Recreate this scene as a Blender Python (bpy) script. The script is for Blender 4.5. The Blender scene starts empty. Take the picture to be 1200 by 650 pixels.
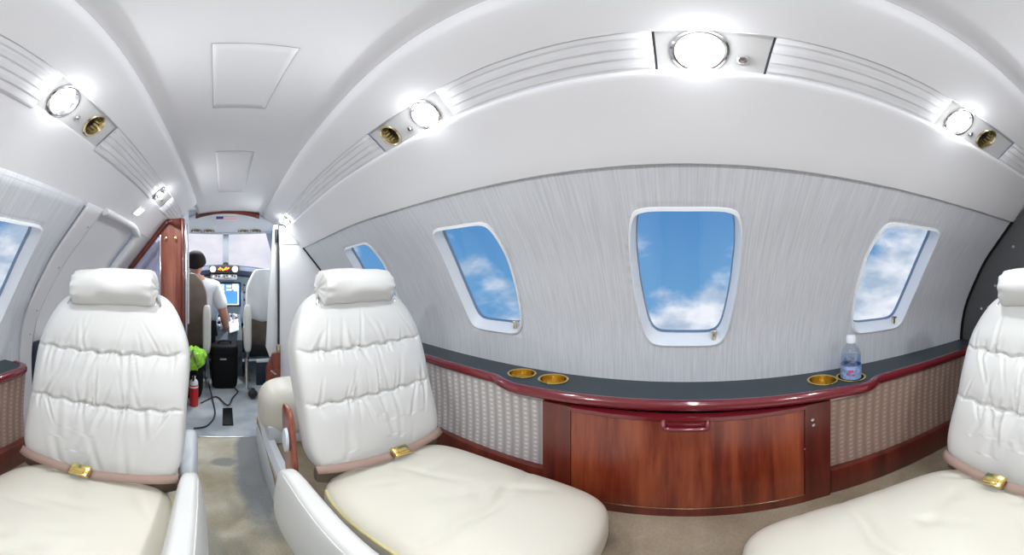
import bpy, bmesh, math, random
from mathutils import Vector, Matrix, noise
from mathutils.geometry import delaunay_2d_cdt
C = bpy.context.scene.collection
ZC = 0.97            # eye height above the aisle floor; heights below are written relative to the eye
CX = 0.06            # cabin centre line
PI = math.pi
rnd = random.Random(7)

# ------------------------------------------------------------------ materials
def new_mat(name):
    m = bpy.data.materials.new(name); m.use_nodes = True
    nt = m.node_tree; b = nt.nodes['Principled BSDF']
    return m, nt, b
def N(nt, t, **kw):
    n = nt.nodes.new(t)
    for k, v in kw.items():
        if k.startswith('i_'):
            key = k[2:].replace('_', ' ')
            n.inputs[key].default_value = v
        else: setattr(n, k, v)
    return n
def mat(name, col, rough=.5, metal=0., coat=0., bump=0., bscale=200., var=0., vscale=8., spec=.5, emit=None, estr=0., stretch=(1,1,1), trans=0., ior=1.45):
    m, nt, b = new_mat(name)
    b.inputs['Base Color'].default_value = (*col, 1); b.inputs['Roughness'].default_value = rough
    b.inputs['Metallic'].default_value = metal; b.inputs['Coat Weight'].default_value = coat; b.inputs['Coat Roughness'].default_value = .06
    b.inputs['Specular IOR Level'].default_value = spec
    b.inputs['Transmission Weight'].default_value = trans; b.inputs['IOR'].default_value = ior
    if emit: b.inputs['Emission Color'].default_value = (*emit, 1); b.inputs['Emission Strength'].default_value = estr
    if bump or var:
        tc = N(nt, 'ShaderNodeNewGeometry'); mp = N(nt, 'ShaderNodeMapping'); mp.inputs['Scale'].default_value = stretch
        nt.links.new(tc.outputs['Position'], mp.inputs['Vector'])
    if bump:
        n = N(nt, 'ShaderNodeTexNoise', i_Scale=bscale, i_Detail=3.0); bp = N(nt, 'ShaderNodeBump', i_Strength=bump, i_Distance=.002)
        nt.links.new(mp.outputs[0], n.inputs['Vector']); nt.links.new(n.outputs[0], bp.inputs['Height']); nt.links.new(bp.outputs[0], b.inputs['Normal'])
    if var:
        n = N(nt, 'ShaderNodeTexNoise', i_Scale=vscale, i_Detail=4.0); r = N(nt, 'ShaderNodeValToRGB')
        r.color_ramp.elements[0].position = .3; r.color_ramp.elements[1].position = .7
        r.color_ramp.elements[0].color = (*[c*(1-var) for c in col], 1); r.color_ramp.elements[1].color = (*[min(1, c*(1+var)) for c in col], 1)
        nt.links.new(mp.outputs[0], n.inputs['Vector']); nt.links.new(n.outputs[0], r.inputs[0]); nt.links.new(r.outputs[0], b.inputs['Base Color'])
    return m
def wood_mat(name, dark, mid, light, rough=.28, axis=(14, 14, 1.1), coat=.6):
    m, nt, b = new_mat(name)
    g = N(nt, 'ShaderNodeNewGeometry'); mp = N(nt, 'ShaderNodeMapping'); mp.inputs['Scale'].default_value = axis
    n1 = N(nt, 'ShaderNodeTexNoise', i_Scale=1.1, i_Detail=5.0, i_Distortion=.5)
    n2 = N(nt, 'ShaderNodeTexNoise', i_Scale=7.0, i_Detail=6.0, i_Roughness=.7)
    mx = N(nt, 'ShaderNodeMath', operation='MULTIPLY_ADD'); mx.inputs[1].default_value = .38
    r = N(nt, 'ShaderNodeValToRGB'); cr = r.color_ramp
    cr.elements[0].position = .46; cr.elements[0].color = (*dark, 1); cr.elements[1].position = .9; cr.elements[1].color = (*light, 1)
    e = cr.elements.new(.64); e.color = (*mid, 1)
    L = nt.links.new
    L(g.outputs['Position'], mp.inputs['Vector']); L(mp.outputs[0], n1.inputs['Vector']); L(mp.outputs[0], n2.inputs['Vector'])
    L(n2.outputs[0], mx.inputs[0]); L(n1.outputs[0], mx.inputs[2]); L(mx.outputs[0], r.inputs[0]); L(r.outputs[0], b.inputs['Base Color'])
    b.inputs['Roughness'].default_value = rough; b.inputs['Coat Weight'].default_value = coat; b.inputs['Coat Roughness'].default_value = .08
    return m
def streak_mat(name, a, c, scale=(60, 60, 2.2)):
    m, nt, b = new_mat(name); L = nt.links.new
    g = N(nt, 'ShaderNodeNewGeometry'); mp = N(nt, 'ShaderNodeMapping'); mp.inputs['Scale'].default_value = scale
    n1 = N(nt, 'ShaderNodeTexNoise', i_Scale=1.6, i_Detail=4.0, i_Roughness=.65)
    r = N(nt, 'ShaderNodeValToRGB'); cr = r.color_ramp
    cr.elements[0].position = .36; cr.elements[0].color = (*a, 1); cr.elements[1].position = .62; cr.elements[1].color = (*c, 1)
    bp = N(nt, 'ShaderNodeBump', i_Strength=.12, i_Distance=.002)
    L(g.outputs['Position'], mp.inputs['Vector']); L(mp.outputs[0], n1.inputs['Vector']); L(n1.outputs[0], r.inputs[0]); L(r.outputs[0], b.inputs['Base Color'])
    L(n1.outputs[0], bp.inputs['Height']); L(bp.outputs[0], b.inputs['Normal'])
    b.inputs['Roughness'].default_value = .6
    return m
def weave_mat(name, a, c):
    m, nt, b = new_mat(name); L = nt.links.new
    g = N(nt, 'ShaderNodeNewGeometry'); s = N(nt, 'ShaderNodeSeparateXYZ'); L(g.outputs['Position'], s.inputs[0])
    def wave(out, f, ph=0.):
        k = N(nt, 'ShaderNodeMath', operation='MULTIPLY_ADD'); k.inputs[1].default_value = f; k.inputs[2].default_value = ph; L(out, k.inputs[0])
        w = N(nt, 'ShaderNodeMath', operation='SINE'); L(k.outputs[0], w.inputs[0]); return w
    wy = wave(s.outputs['Y'], 2*PI/.034); wz = wave(s.outputs['Z'], 2*PI/.019)
    # wide vertical ribs crossed by short rungs
    mul = N(nt, 'ShaderNodeMath', operation='MULTIPLY'); mxm = N(nt, 'ShaderNodeMath', operation='MAXIMUM'); mxm.inputs[1].default_value = 0
    L(wy.outputs[0], mxm.inputs[0]); L(mxm.outputs[0], mul.inputs[0]); L(wz.outputs[0], mul.inputs[1])
    ad = N(nt, 'ShaderNodeMath', operation='MULTIPLY_ADD'); ad.inputs[1].default_value = .8; L(wy.outputs[0], ad.inputs[0]); L(mul.outputs[0], ad.inputs[2])
    mr = N(nt, 'ShaderNodeMapRange'); mr.inputs['From Min'].default_value = -1.2; mr.inputs['From Max'].default_value = 1.6; L(ad.outputs[0], mr.inputs[0])
    r = N(nt, 'ShaderNodeValToRGB'); r.color_ramp.elements[0].color = (*c, 1); r.color_ramp.elements[1].color = (*a, 1)
    L(mr.outputs[0], r.inputs[0]); L(r.outputs[0], b.inputs['Base Color'])
    bp = N(nt, 'ShaderNodeBump', i_Strength=.5, i_Distance=.003); L(mr.outputs[0], bp.inputs['Height']); L(bp.outputs[0], b.inputs['Normal'])
    b.inputs['Roughness'].default_value = .7
    return m
def carpet_mat(name, a, c, stain, spots):
    m, nt, b = new_mat(name); L = nt.links.new
    g = N(nt, 'ShaderNodeNewGeometry')
    n1 = N(nt, 'ShaderNodeTexNoise', i_Scale=5.0, i_Detail=5.0); n2 = N(nt, 'ShaderNodeTexNoise', i_Scale=160.0, i_Detail=2.0)
    L(g.outputs['Position'], n1.inputs['Vector']); L(g.outputs['Position'], n2.inputs['Vector'])
    r = N(nt, 'ShaderNodeValToRGB'); r.color_ramp.elements[0].position = .35; r.color_ramp.elements[1].position = .65
    r.color_ramp.elements[0].color = (*a, 1); r.color_ramp.elements[1].color = (*c, 1); L(n1.outputs[0], r.inputs[0])
    out = r.outputs[0]
    for (px, py, rx, ry, k) in spots:      # worn grey patches with shapes of their own
        mp = N(nt, 'ShaderNodeMapping'); mp.vector_type = 'POINT'
        mp.inputs['Scale'].default_value = (1/rx, 1/ry, 0); mp.inputs['Location'].default_value = (-px/rx, -py/ry, 0)
        L(g.outputs['Position'], mp.inputs['Vector'])
        ln = N(nt, 'ShaderNodeVectorMath', operation='LENGTH'); L(mp.outputs[0], ln.inputs[0])
        ad = N(nt, 'ShaderNodeMath', operation='MULTIPLY_ADD'); ad.inputs[1].default_value = .9; L(n1.outputs[0], ad.inputs[0]); L(ln.outputs['Value'], ad.inputs[2])
        mr = N(nt, 'ShaderNodeMapRange'); mr.inputs['From Min'].default_value = 1.2; mr.inputs['From Max'].default_value = 1.55; mr.inputs['To Min'].default_value = k; mr.inputs['To Max'].default_value = 0
        L(ad.outputs[0], mr.inputs[0])
        mx = N(nt, 'ShaderNodeMix', data_type='RGBA'); L(mr.outputs[0], mx.inputs[0]); L(out, mx.inputs[6]); mx.inputs[7].default_value = (*stain, 1)
        out = mx.outputs[2]
    mm = N(nt, 'ShaderNodeMix', data_type='RGBA', blend_type='MULTIPLY'); mm.inputs[0].default_value = .35
    L(out, mm.inputs[6]); L(n2.outputs[0], mm.inputs[7]); L(mm.outputs[2], b.inputs['Base Color'])
    bp = N(nt, 'ShaderNodeBump', i_Strength=.5, i_Distance=.004); L(n2.outputs[0], bp.inputs['Height']); L(bp.outputs[0], b.inputs['Normal'])
    b.inputs['Roughness'].default_value = .95; b.inputs['Specular IOR Level'].default_value = .1
    return m
def pane_mat(name, tint=(1, 1, 1), gloss=.04):
    m, nt, b = new_mat(name); L = nt.links.new
    t = N(nt, 'ShaderNodeBsdfTransparent'); t.inputs[0].default_value = (*tint, 1)
    gl = N(nt, 'ShaderNodeBsdfGlossy'); gl.inputs['Roughness'].default_value = .03
    mx = N(nt, 'ShaderNodeMixShader'); mx.inputs[0].default_value = gloss
    L(t.outputs[0], mx.inputs[1]); L(gl.outputs[0], mx.inputs[2]); L(mx.outputs[0], nt.nodes['Material Output'].inputs[0])
    return m

M = {}
M['pedestal'] = mat('pedestal_grey', (.12, .15, .18), .5, var=.15, vscale=25)
M['joint'] = mat('joint_grey', (.12, .12, .13), .7)
M['liner'] = mat('headliner_vinyl', (.80, .80, .82), .55, bump=.08, bscale=260, var=.015, vscale=3)
M['rail'] = mat('rail_vinyl', (.80, .80, .82), .45, bump=.05, bscale=260)
M['strip'] = streak_mat('strip_fabric', (.66, .66, .68), (.75, .75, .77), (60, 4, 60))
M['plate'] = mat('service_plate', (.62, .62, .62), .38, bump=.05, bscale=120)
M['wall'] = streak_mat('wall_covering', (.63, .65, .69), (.75, .77, .81), (1.5, 150, 4.5))
M['white'] = mat('white_plastic', (.88, .89, .90), .35, bump=.02)
M['bezel'] = mat('window_bezel', (.90, .92, .94), .28)
M['leather'] = mat('cream_leather', (.715, .715, .69), .38, bump=.10, bscale=420, var=.02, vscale=5)
M['leather_seat'] = mat('cushion_leather', (.74, .71, .61), .40, bump=.10, bscale=420, var=.03, vscale=4)  # same cream leather; warmer light on the cushions put into the colour
M['piping'] = mat('piping_leather', (.66, .60, .30), .5)
M['belt'] = mat('belt_webbing', (.40, .28, .23), .75, bump=.4, bscale=500)
M['gold'] = mat('gold_metal', (.83, .62, .22), .18, metal=1)
M['pale_gold'] = mat('pale_gold_metal', (.82, .73, .50), .2, metal=1)
M['chrome'] = mat('chrome', (.8, .8, .82), .15, metal=1)
M['steel'] = mat('brushed_steel', (.55, .56, .58), .35, metal=1)
M['wood'] = wood_mat('cabinet_wood', (.055, .008, .005), (.185, .024, .010), (.36, .082, .030))
M['post'] = wood_mat('post_wood', (.07, .010, .007), (.12, .017, .011), (.20, .035, .018))
M['orange_wood'] = wood_mat('partition_wood', (.12, .022, .016), (.30, .075, .048), (.50, .19, .12))
M['lacquer'] = mat('red_lacquer', (.17, .011, .018), .14, coat=1)
M['ledge'] = mat('ledge_vinyl', (.030, .045, .055), .42, bump=.05, bscale=300)
M['weave_light'] = weave_mat('pale_woven_fabric', (.86, .83, .82), (.40, .37, .36))
M['weave_tan'] = weave_mat('tan_woven_fabric', (.56, .42, .35), (.33, .21, .16))
M['carpet'] = carpet_mat('aisle_carpet', (.52, .46, .33), (.78, .75, .62), (.30, .32, .34), [(.125, 1.27, .085, .50, .9), (.0, 1.28, .07, .045, .75), (-.03, .62, .04, .2, .35)])
M['carpet2'] = carpet_mat('side_carpet', (.34, .27, .19), (.50, .42, .31), (.15, .14, .13), [(.60, .23, .06, .1, .5)])
M['carpet3'] = carpet_mat('entry_carpet', (.40, .45, .49), (.64, .69, .73), (.28, .31, .35), [(-.1, 1.7, .15, .1, .4)])
M['black'] = mat('black_plastic', (.004, .0045, .006), .6, spec=.25)
M['seal'] = mat('dark_seal', (.02, .022, .026), .5)
M['grey'] = mat('bulkhead_grey', (.085, .086, .09), .5, bump=.05)
M['navy'] = mat('navy_panel', (.02, .03, .055), .55)
M['pane'] = pane_mat('window_pane', (.97, .985, 1), .03)
M['mirror'] = mat('mirrored_glass', (.62, .62, .82), .10, metal=.85)
M['brown'] = mat('brown_leather', (.17, .13, .10), .6, bump=.15, bscale=120, var=.15, vscale=12)
M['cover'] = mat('white_cloth', (.80, .83, .84), .8, bump=.15, bscale=80)
M['panelgrey'] = mat('instrument_grey', (.34, .40, .47), .5, var=.1, vscale=20)
M['shield'] = mat('glareshield_vinyl', (.03, .045, .075), .6)
M['amber'] = mat('amber_light', (1, .25, .02), .4, emit=(1, .28, .02), estr=3.0)
M['redlight'] = mat('red_light', (1, .1, .05), .4, emit=(1, .08, .05), estr=1.6)
M['screen'] = mat('screen_blue', (.02, .1, .3), .3, emit=(.10, .34, .78), estr=1.0)
M['screenwhite'] = mat('screen_white', (.8, .8, .8), .3, emit=(.9, .95, 1), estr=1.0)
M['red'] = mat('red_paint', (.62, .02, .02), .3, coat=.4)
M['hivis'] = mat('hivis_fabric', (.38, .85, .06), .6, bump=.2, bscale=90)
M['hivis_grey'] = mat('reflective_tape', (.22, .25, .24), .4)
M['skin'] = mat('skin', (.50, .25, .19), .5, bump=.05)
M['hair'] = mat('dark_hair', (.020, .017, .016), .9, spec=.1, bump=.6, bscale=300)
M['shirt'] = mat('white_shirt', (.74, .76, .79), .8, bump=.15, bscale=60)
M['trousers'] = mat('dark_trousers', (.02, .02, .03), .8)
M['kick'] = mat('kick_panel', (.66, .70, .74), .4, bump=.04)
M['paper'] = mat('paper', (.85, .87, .88), .7)
M['cap'] = mat('bottle_cap', (.86, .88, .93), .35)
M['bottle'] = pane_mat('bottle_plastic', (.92, .96, 1), .16)
M['water'] = pane_mat('water', (.80, .88, 1), .10)
M['label_blue'] = mat('label_film', (.30, .42, .78), .4, var=.5, vscale=60)
M['label_red'] = mat('label_mark', (.55, .10, .22), .4)
M['flag_blue'] = mat('flag_blue', (.03, .05, .22), .5)
M['flag_red'] = mat('flag_red', (.62, .12, .16), .5)
M['lens'] = mat('lamp_lens', (1, 1, 1), .3, emit=(1, .97, .92), estr=14)
M['glow'] = mat('square_lamp_lens', (1, 1, 1), .3, emit=(1, 1, 1), estr=1.3)

# ------------------------------------------------------------------ object helpers
LOC = {}
def thing(name, label, cat, loc, group=None):
    o = bpy.data.objects.new(name, None); C.objects.link(o); o.empty_display_size = .05
    o.location = (loc[0], loc[1], loc[2] + ZC); LOC[o.name] = Vector(loc)
    o['label'] = label; o['category'] = cat
    if group: o['group'] = group
    return o
def obj(name, bm, m, parent=None, smooth=True, angle=40, label=None):
    bmesh.ops.recalc_face_normals(bm, faces=bm.faces)
    if parent is not None: base = LOC[parent.name]
    else:
        xs = [v.co.x for v in bm.verts]; ys = [v.co.y for v in bm.verts]; zs = [v.co.z for v in bm.verts]
        base = Vector(((min(xs)+max(xs))/2, (min(ys)+max(ys))/2, min(zs)))
    for v in bm.verts: v.co -= base
    me = bpy.data.meshes.new(name); bm.to_mesh(me); bm.free()
    if smooth:
        me.polygons.foreach_set('use_smooth', [True]*len(me.polygons))
        me.set_sharp_from_angle(angle=math.radians(angle))
    ms = m if isinstance(m, (list, tuple)) else [m]
    for mm in ms: me.materials.append(M[mm] if isinstance(mm, str) else mm)
    o = bpy.data.objects.new(name, me); C.objects.link(o)
    LOC[o.name] = base.copy()
    if parent is not None: o.parent = parent
    else: o.location = (base.x, base.y, base.z + ZC)
    if label: o['label'] = label
    return o
def tag(o, label, cat, group=None):
    o['label'] = label; o['category'] = cat
    if group: o['group'] = group
    return o
def struct(name, bm, m, parent=None, **kw):
    o = obj(name, bm, m, parent, **kw)
    if parent is None: o['kind'] = 'structure'
    return o
def solid(o, t, off=1.):
    s = o.modifiers.new('Solidify', 'SOLIDIFY'); s.thickness = t; s.offset = off; s.use_even_offset = False
    return o

# ------------------------------------------------------------------ mesh helpers
def BM(): return bmesh.new()
def add_grid(bm, fn, us, vs, closed=False, mi=0):
    rows = [[bm.verts.new(fn(u, v)) for u in us] for v in vs]
    nu = len(us)
    for j in range(len(vs)-1):
        for i in range(nu if closed else nu-1):
            k = (i+1) % nu
            f = bm.faces.new((rows[j][i], rows[j][k], rows[j+1][k], rows[j+1][i])); f.material_index = mi
    return rows
def lin(a, b, n): return [a + (b-a)*i/(n-1) for i in range(n)]
def add_box(bm, c, s, r=0., seg=2, rot=None, mi=0):
    g = bmesh.ops.create_cube(bm, size=1)['verts']
    for v in g: v.co = Vector((v.co.x*s[0], v.co.y*s[1], v.co.z*s[2]))
    if r > 0:
        es = list({e for v in g for e in v.link_edges})
        res = bmesh.ops.bevel(bm, geom=es, offset=min(r, min(s)*.49), segments=seg, profile=.5, affect='EDGES')
        g = list({v for v in g if v.is_valid} | set(res['verts']))
    fs = {f for v in g for f in v.link_faces}
    for f in fs: f.material_index = mi
    for v in g:
        if rot is not None: v.co = rot @ v.co
        v.co += Vector(c)
    return g
def frame(o, n, up=Vector((0, 1, 0))):
    n = Vector(n).normalized(); up = Vector(up); t = (up - n*up.dot(n)).normalized(); b = t.cross(n)
    return Matrix(((t.x, b.x, n.x, o[0]), (t.y, b.y, n.y, o[1]), (t.z, b.z, n.z, o[2]), (0, 0, 0, 1)))
def add_lathe(bm, prof, mtx, seg=32, sx=1., sy=1., cap0=True, cap1=True, mi=0):
    rows = []
    for r, z in prof:
        rows.append([bm.verts.new(mtx @ Vector((r*sx*math.cos(2*PI*i/seg), r*sy*math.sin(2*PI*i/seg), z))) for i in range(seg)])
    for j in range(len(rows)-1):
        for i in range(seg):
            k = (i+1) % seg
            bm.faces.new((rows[j][i], rows[j][k], rows[j+1][k], rows[j+1][i])).material_index = mi
    if cap0: bm.faces.new(rows[0][::-1]).material_index = mi
    if cap1: bm.faces.new(rows[-1]).material_index = mi
def T(x, y, z): return Matrix.Translation((x, y, z))
def add_tube(bm, pts, r, seg=8, mi=0, flat=1.):
    pts = [Vector(p) for p in pts]; rows = []
    rad = r if isinstance(r, (list, tuple)) else [r]*len(pts)
    up = Vector((0, 0, 1))
    for i, p in enumerate(pts):
        d = (pts[min(i+1, len(pts)-1)] - pts[max(i-1, 0)]).normalized()
        a = d.cross(up)
        if a.length < .05: a = d.cross(Vector((1, 0, 0)))
        a.normalize(); b = a.cross(d).normalized()
        rows.append([bm.verts.new(p + (a*math.cos(2*PI*k/seg) + b*math.sin(2*PI*k/seg)*flat)*rad[i]) for k in range(seg)])
    for j in range(len(rows)-1):
        for i in range(seg):
            k = (i+1) % seg; bm.faces.new((rows[j][i], rows[j][k], rows[j+1][k], rows[j+1][i])).material_index = mi
    bm.faces.new(rows[0][::-1]).material_index = mi; bm.faces.new(rows[-1]).material_index = mi
def smooth_path(pts, n=8):
    pts = [Vector(p) for p in pts]; out = []
    for i in range(len(pts)-1):
        p0, p1, p2, p3 = pts[max(i-1, 0)], pts[i], pts[i+1], pts[min(i+2, len(pts)-1)]
        for k in range(n):
            t = k/n
            out.append(.5*((2*p1) + (p2-p0)*t + (2*p0-5*p1+4*p2-p3)*t*t + (3*p1-p0-3*p2+p3)*t**3))
    out.append(pts[-1]); return out
def add_prism(bm, loop, vec, mi=0):      # loop of 3-D points pushed along vec, closed
    vec = Vector(vec)
    a = [bm.verts.new(Vector(p)) for p in loop]; b = [bm.verts.new(Vector(p)+vec) for p in loop]
    n = len(a); fs = [bm.faces.new(a[::-1]), bm.faces.new(b)]
    for i in range(n): fs.append(bm.faces.new((a[i], a[(i+1) % n], b[(i+1) % n], b[i])))
    for f in fs: f.material_index = mi
def superbox(bm, fn, p=5., cuts=24, disp=None, half=(1, 1, 1)):
    # a rounded box: subdivided cube pulled onto a superellipsoid; disp(q) gets the unit coordinates
    g = bmesh.new(); bmesh.ops.create_cube(g, size=2)
    bmesh.ops.subdivide_edges(g, edges=g.edges[:], cuts=cuts, use_grid_fill=True)
    mp = {}
    for v in g.verts:
        q = v.co; s = (abs(q.x)**p + abs(q.y)**p + abs(q.z)**p)**(1/p)
        q = q/s
        mp[v.index] = bm.verts.new(fn(q))
    for f in g.faces: bm.faces.new([mp[v.index] for v in f.verts])
    g.free()

def superbox3(bm, fn, p, n):             # the same with its own number of cells along x, y, z
    key = {}
    def vert(q):
        k = (round(q[0], 5), round(q[1], 5), round(q[2], 5))
        if k not in key:
            v = Vector(q); v = v/((abs(v.x)**p + abs(v.y)**p + abs(v.z)**p)**(1/p)); key[k] = bm.verts.new(fn(v))
        return key[k]
    for ax in range(3):
        a, b = [i for i in range(3) if i != ax]
        for sg in (-1, 1):
            for i in range(n[a]):
                for j in range(n[b]):
                    f = []
                    for di, dj in ((0, 0), (1, 0), (1, 1), (0, 1)):
                        q = [0, 0, 0]; q[ax] = sg; q[a] = -1 + 2*(i+di)/n[a]; q[b] = -1 + 2*(j+dj)/n[b]; f.append(vert(q))
                    bm.faces.new(f if sg > 0 else f[::-1])
# ------------------------------------------------------------------ cabin section
WZ = [(.27, .543), (.25, .56), (.147, .645), (.05, .722), (-.1, .805), (-.2, .846), (-.3, .866), (-.4, .872), (-.55, .868), (-.70, .855), (-.83, .835)]
def wall_u(z):
    if z >= WZ[0][0]: return WZ[0][1]
    for i in range(len(WZ)-1):
        z1, u1 = WZ[i]; z2, u2 = WZ[i+1]
        if z <= z1 and z >= z2:
            z0, u0 = WZ[max(i-1, 0)]; z3, u3 = WZ[min(i+2, len(WZ)-1)]
            m1 = (u2-u0)/(z2-z0) if z2 != z0 else 0; m2 = (u3-u1)/(z3-z1) if z3 != z1 else 0
            h = z2-z1; t = (z-z1)/h
            return (2*t**3-3*t*t+1)*u1 + (t**3-2*t*t+t)*h*m1 + (-2*t**3+3*t*t)*u2 + (t**3-t*t)*h*m2
    return WZ[-1][1]
def sstep(a, b, x):
    t = min(1, max(0, (x-a)/(b-a))); return t*t*(3-2*t)
def S(y): return 1 - .11*sstep(1.15, 2.2, y)
def sec(u, z, y, side=1):                 # a point of the cabin section at station y
    s = S(y)
    zz = -.4 + (z+.4)*s if z > -.4 else z
    return Vector((CX + side*u*s, y, zz))
def wallp(y, z, off=0., side=1):          # a point on the side wall, off metres outwards
    e = .004
    du = wall_u(z+e) - wall_u(z-e); n = Vector((2*e, -du)); n.normalize()   # outward (u, z)
    p = sec(wall_u(z), z, y, side)
    return p + Vector((side*n.x*off, 0, n.y*off))

# ------------------------------------------------------------------ windows
HALF = [(0, .150), (.07, .1505), (.104, .1485), (.124, .140), (.136, .118), (.143, .085), (.147, .05), (.147, .01), (.145, -.05), (.140, -.10), (.133, -.15), (.124, -.19), (.110, -.217), (.085, -.230), (.04, -.232), (0, -.232)]
def outline(k=1., cz=-.03, dz=0.):
    pts = smooth_path([(a, b, 0) for a, b in HALF], 3)
    r = [(p.x, p.y) for p in pts]
    full = r + [(-a, b) for a, b in r[-2:0:-1]]
    return [(a*k, cz + (b-cz)*k + dz) for a, b in full]
def wall_mesh(y0, y1, z0, z1, wins, side):
    vs, es, holes = [], [], []
    step = .03
    ny = max(2, int((y1-y0)/step)); nz = max(2, int((z1-z0)/step))
    loops = [[(wy+a, b) for a, b in outline(.985)] for wy in wins]
    def inside(pt, lp):
        c = False; n = len(lp)
        for i in range(n):
            a, b = lp[i], lp[i-1]
            if (a[1] > pt[1]) != (b[1] > pt[1]) and pt[0] < (b[0]-a[0])*(pt[1]-a[1])/(b[1]-a[1]) + a[0]: c = not c
        return c
    for i in range(ny+1):
        for j in range(nz+1):
            p = (y0 + (y1-y0)*i/ny, z0 + (z1-z0)*j/nz)
            if any(inside(p, l) for l in loops): continue
            vs.append(Vector(p))
    for l in loops:
        n0 = len(vs); vs += [Vector(p) for p in l]; es += [(n0+i, n0+(i+1) % len(l)) for i in range(len(l))]
    ov, oe, of, *_ = delaunay_2d_cdt(vs, es, [], 0, 1e-6)
    bm = BM(); bv = [bm.verts.new(wallp(p.x, p.y, 0, side)) for p in ov]
    for f in of:
        c = (sum(ov[i].x for i in f)/len(f), sum(ov[i].y for i in f)/len(f))
        if any(inside(c, l) for l in loops): continue
        try: bm.faces.new([bv[i] for i in f])
        except ValueError: pass
    return bm
def window(n, wy, side):
    def ring(k, off, dz=0., cz=-.03): return [wallp(wy+a, b, off, side) for a, b in outline(k, cz, dz)]
    bm = BM()
    loops = [ring(1.035, .001), ring(1.03, -.006), ring(1.0, -.009), ring(.98, .0), ring(.962, .014, .004), ring(.93, .036, .010)]
    vv = [[bm.verts.new(p) for p in l] for l in loops]; n_ = len(vv[0])
    for a, b in zip(vv, vv[1:]):
        for i in range(n_): bm.faces.new((a[i], a[(i+1) % n_], b[(i+1) % n_], b[i]))
    w = struct('window_%d' % n, bm, 'bezel')
    bm = BM()
    loops = [ring(.94, .035, .010), ring(.918, .035, .010), ring(.918, .048, .010)]
    vv = [[bm.verts.new(p) for p in l] for l in loops]
    for a, b in zip(vv, vv[1:]):
        for i in range(n_): bm.faces.new((a[i], a[(i+1) % n_], b[(i+1) % n_], b[i]))
    obj('window_seal', bm, M['seal_blue'], w)
    bm = BM(); l1 = ring(.925, .040, .010); l2 = ring(.925, .044, .010)
    c1 = wallp(wy, -.03, .056, side); c2 = wallp(wy, -.03, .060, side)
    # the pane follows the curve of the wall
    for l, off in ((l1, .040), (l2, .044)):
        prev = [bm.verts.new(p) for p in l]
        for k in (.6, .3):
            cur = [bm.verts.new(wallp(wy+a, b, off, side)) for a, b in outline(.925*k, -.03, .010)]
            for i in range(n_): bm.faces.new((prev[i], prev[(i+1) % n_], cur[(i+1) % n_], cur[i]))
            prev = cur
        bm.faces.new(prev)
    obj('window_pane', bm, 'pane', w)
    bm = BM(); p = wallp(wy-.088, -.205, .012, side)
    add_box(bm, p, (.012, .012, .030), .003)
    add_box(bm, p + Vector((-.004*side, 0, .012)), (.014, .020, .008), .003)
    obj('shade_latch', bm, 'pale_gold', w, label='small gold latch at the lower corner')
    return w
M['seal_blue'] = mat('window_seal_rubber', (.22, .30, .42), .4)
w = struct('wall_right', wall_mesh(-1.30, 2.2, -.83, .262, [0, .69, 1.44, -.70], 1), 'wall'); solid(w, .012, 1)
w = struct('wall_left', wall_mesh(-1.30, .965, -.83, .262, [0, .69, -.70], -1), 'wall'); solid(w, .012, 1)
for i, (wy, sd) in enumerate([(0, 1), (.69, 1), (-.70, 1), (1.44, 1), (.69, -1), (0, -1), (-.70, -1)]): window(i+1, wy, sd)

# ------------------------------------------------------------------ ceiling, rails, strips, coves
Y0, Y1 = -1.30, 2.2
def ceil_drop(y): return -.006*sstep(1.7, 2.2, y)
bm = BM()
def cf(u, y):
    p = sec(u, .545 + .022*(1-(u/.27)**2), y); p.z += ceil_drop(y); return p
add_grid(bm, cf, lin(-.288, .288, 25), lin(Y0, Y1, 60))
solid(struct('ceiling', bm, 'liner'), .012, 1)
RAIL = [(.280, .560), (.269, .553), (.266, .541), (.268, .528), (.278, .515), (.298, .502), (.325, .483), (.350, .468), (.360, .460), (.364, .463), (.368, .472)]
def rail_mesh(side, y0, y1):
    bm = BM(); ys = lin(y0, y1, 60); n = len(RAIL)
    def fn(i, y):
        k = 1 - .0*sstep(y1-.1, y1, y)
        p = sec(RAIL[int(i)][0], RAIL[int(i)][1], y, side); p.z += ceil_drop(y)*.6
        if side < 0 and y > y1-.10:       # rounded end over the cockpit entrance
            t = (y-(y1-.10))/.10; c = sec(.30, .56, y, side); p = c + (p-c)*max(.05, math.sqrt(max(0, 1-t*t)))
        return p
    ri = []
    for i in range(n-1): ri += [i]
    add_grid(bm, fn, list(range(n)), ys)
    return bm
solid(struct('trim_1', rail_mesh(1, Y0, 2.2), 'rail'), .006, 1)
solid(struct('trim_2', rail_mesh(-1, Y0, 1.95), 'rail'), .006, 1)
for k_, sd in ((70, 1), (71, -1)):      # dark joint line between headliner and rail
    bm = BM(); pts = []
    for y in lin(Y0, 2.15 if sd > 0 else 1.84, 60):
        p = sec(.2650, .5465, y, sd); p.z += ceil_drop(y)*.8; pts.append(p)
    add_tube(bm, pts, .0040, 6); struct('trim_%d' % k_, bm, M['joint'])
ST, SB = Vector((.360, .464)), Vector((.440, .393))
SD = (SB-ST); SL = SD.length; SDn = SD/SL; SN = Vector((SDn.y, -SDn.x))   # inward normal (u,z)
if SN.x > 0: SN = -SN
def strip_pt(t, y, side, off=0.):         # t 0..1 across the light strip, off metres into the cabin
    q = ST + SD*t + SN*off
    return sec(q.x, q.y, y, side)
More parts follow.
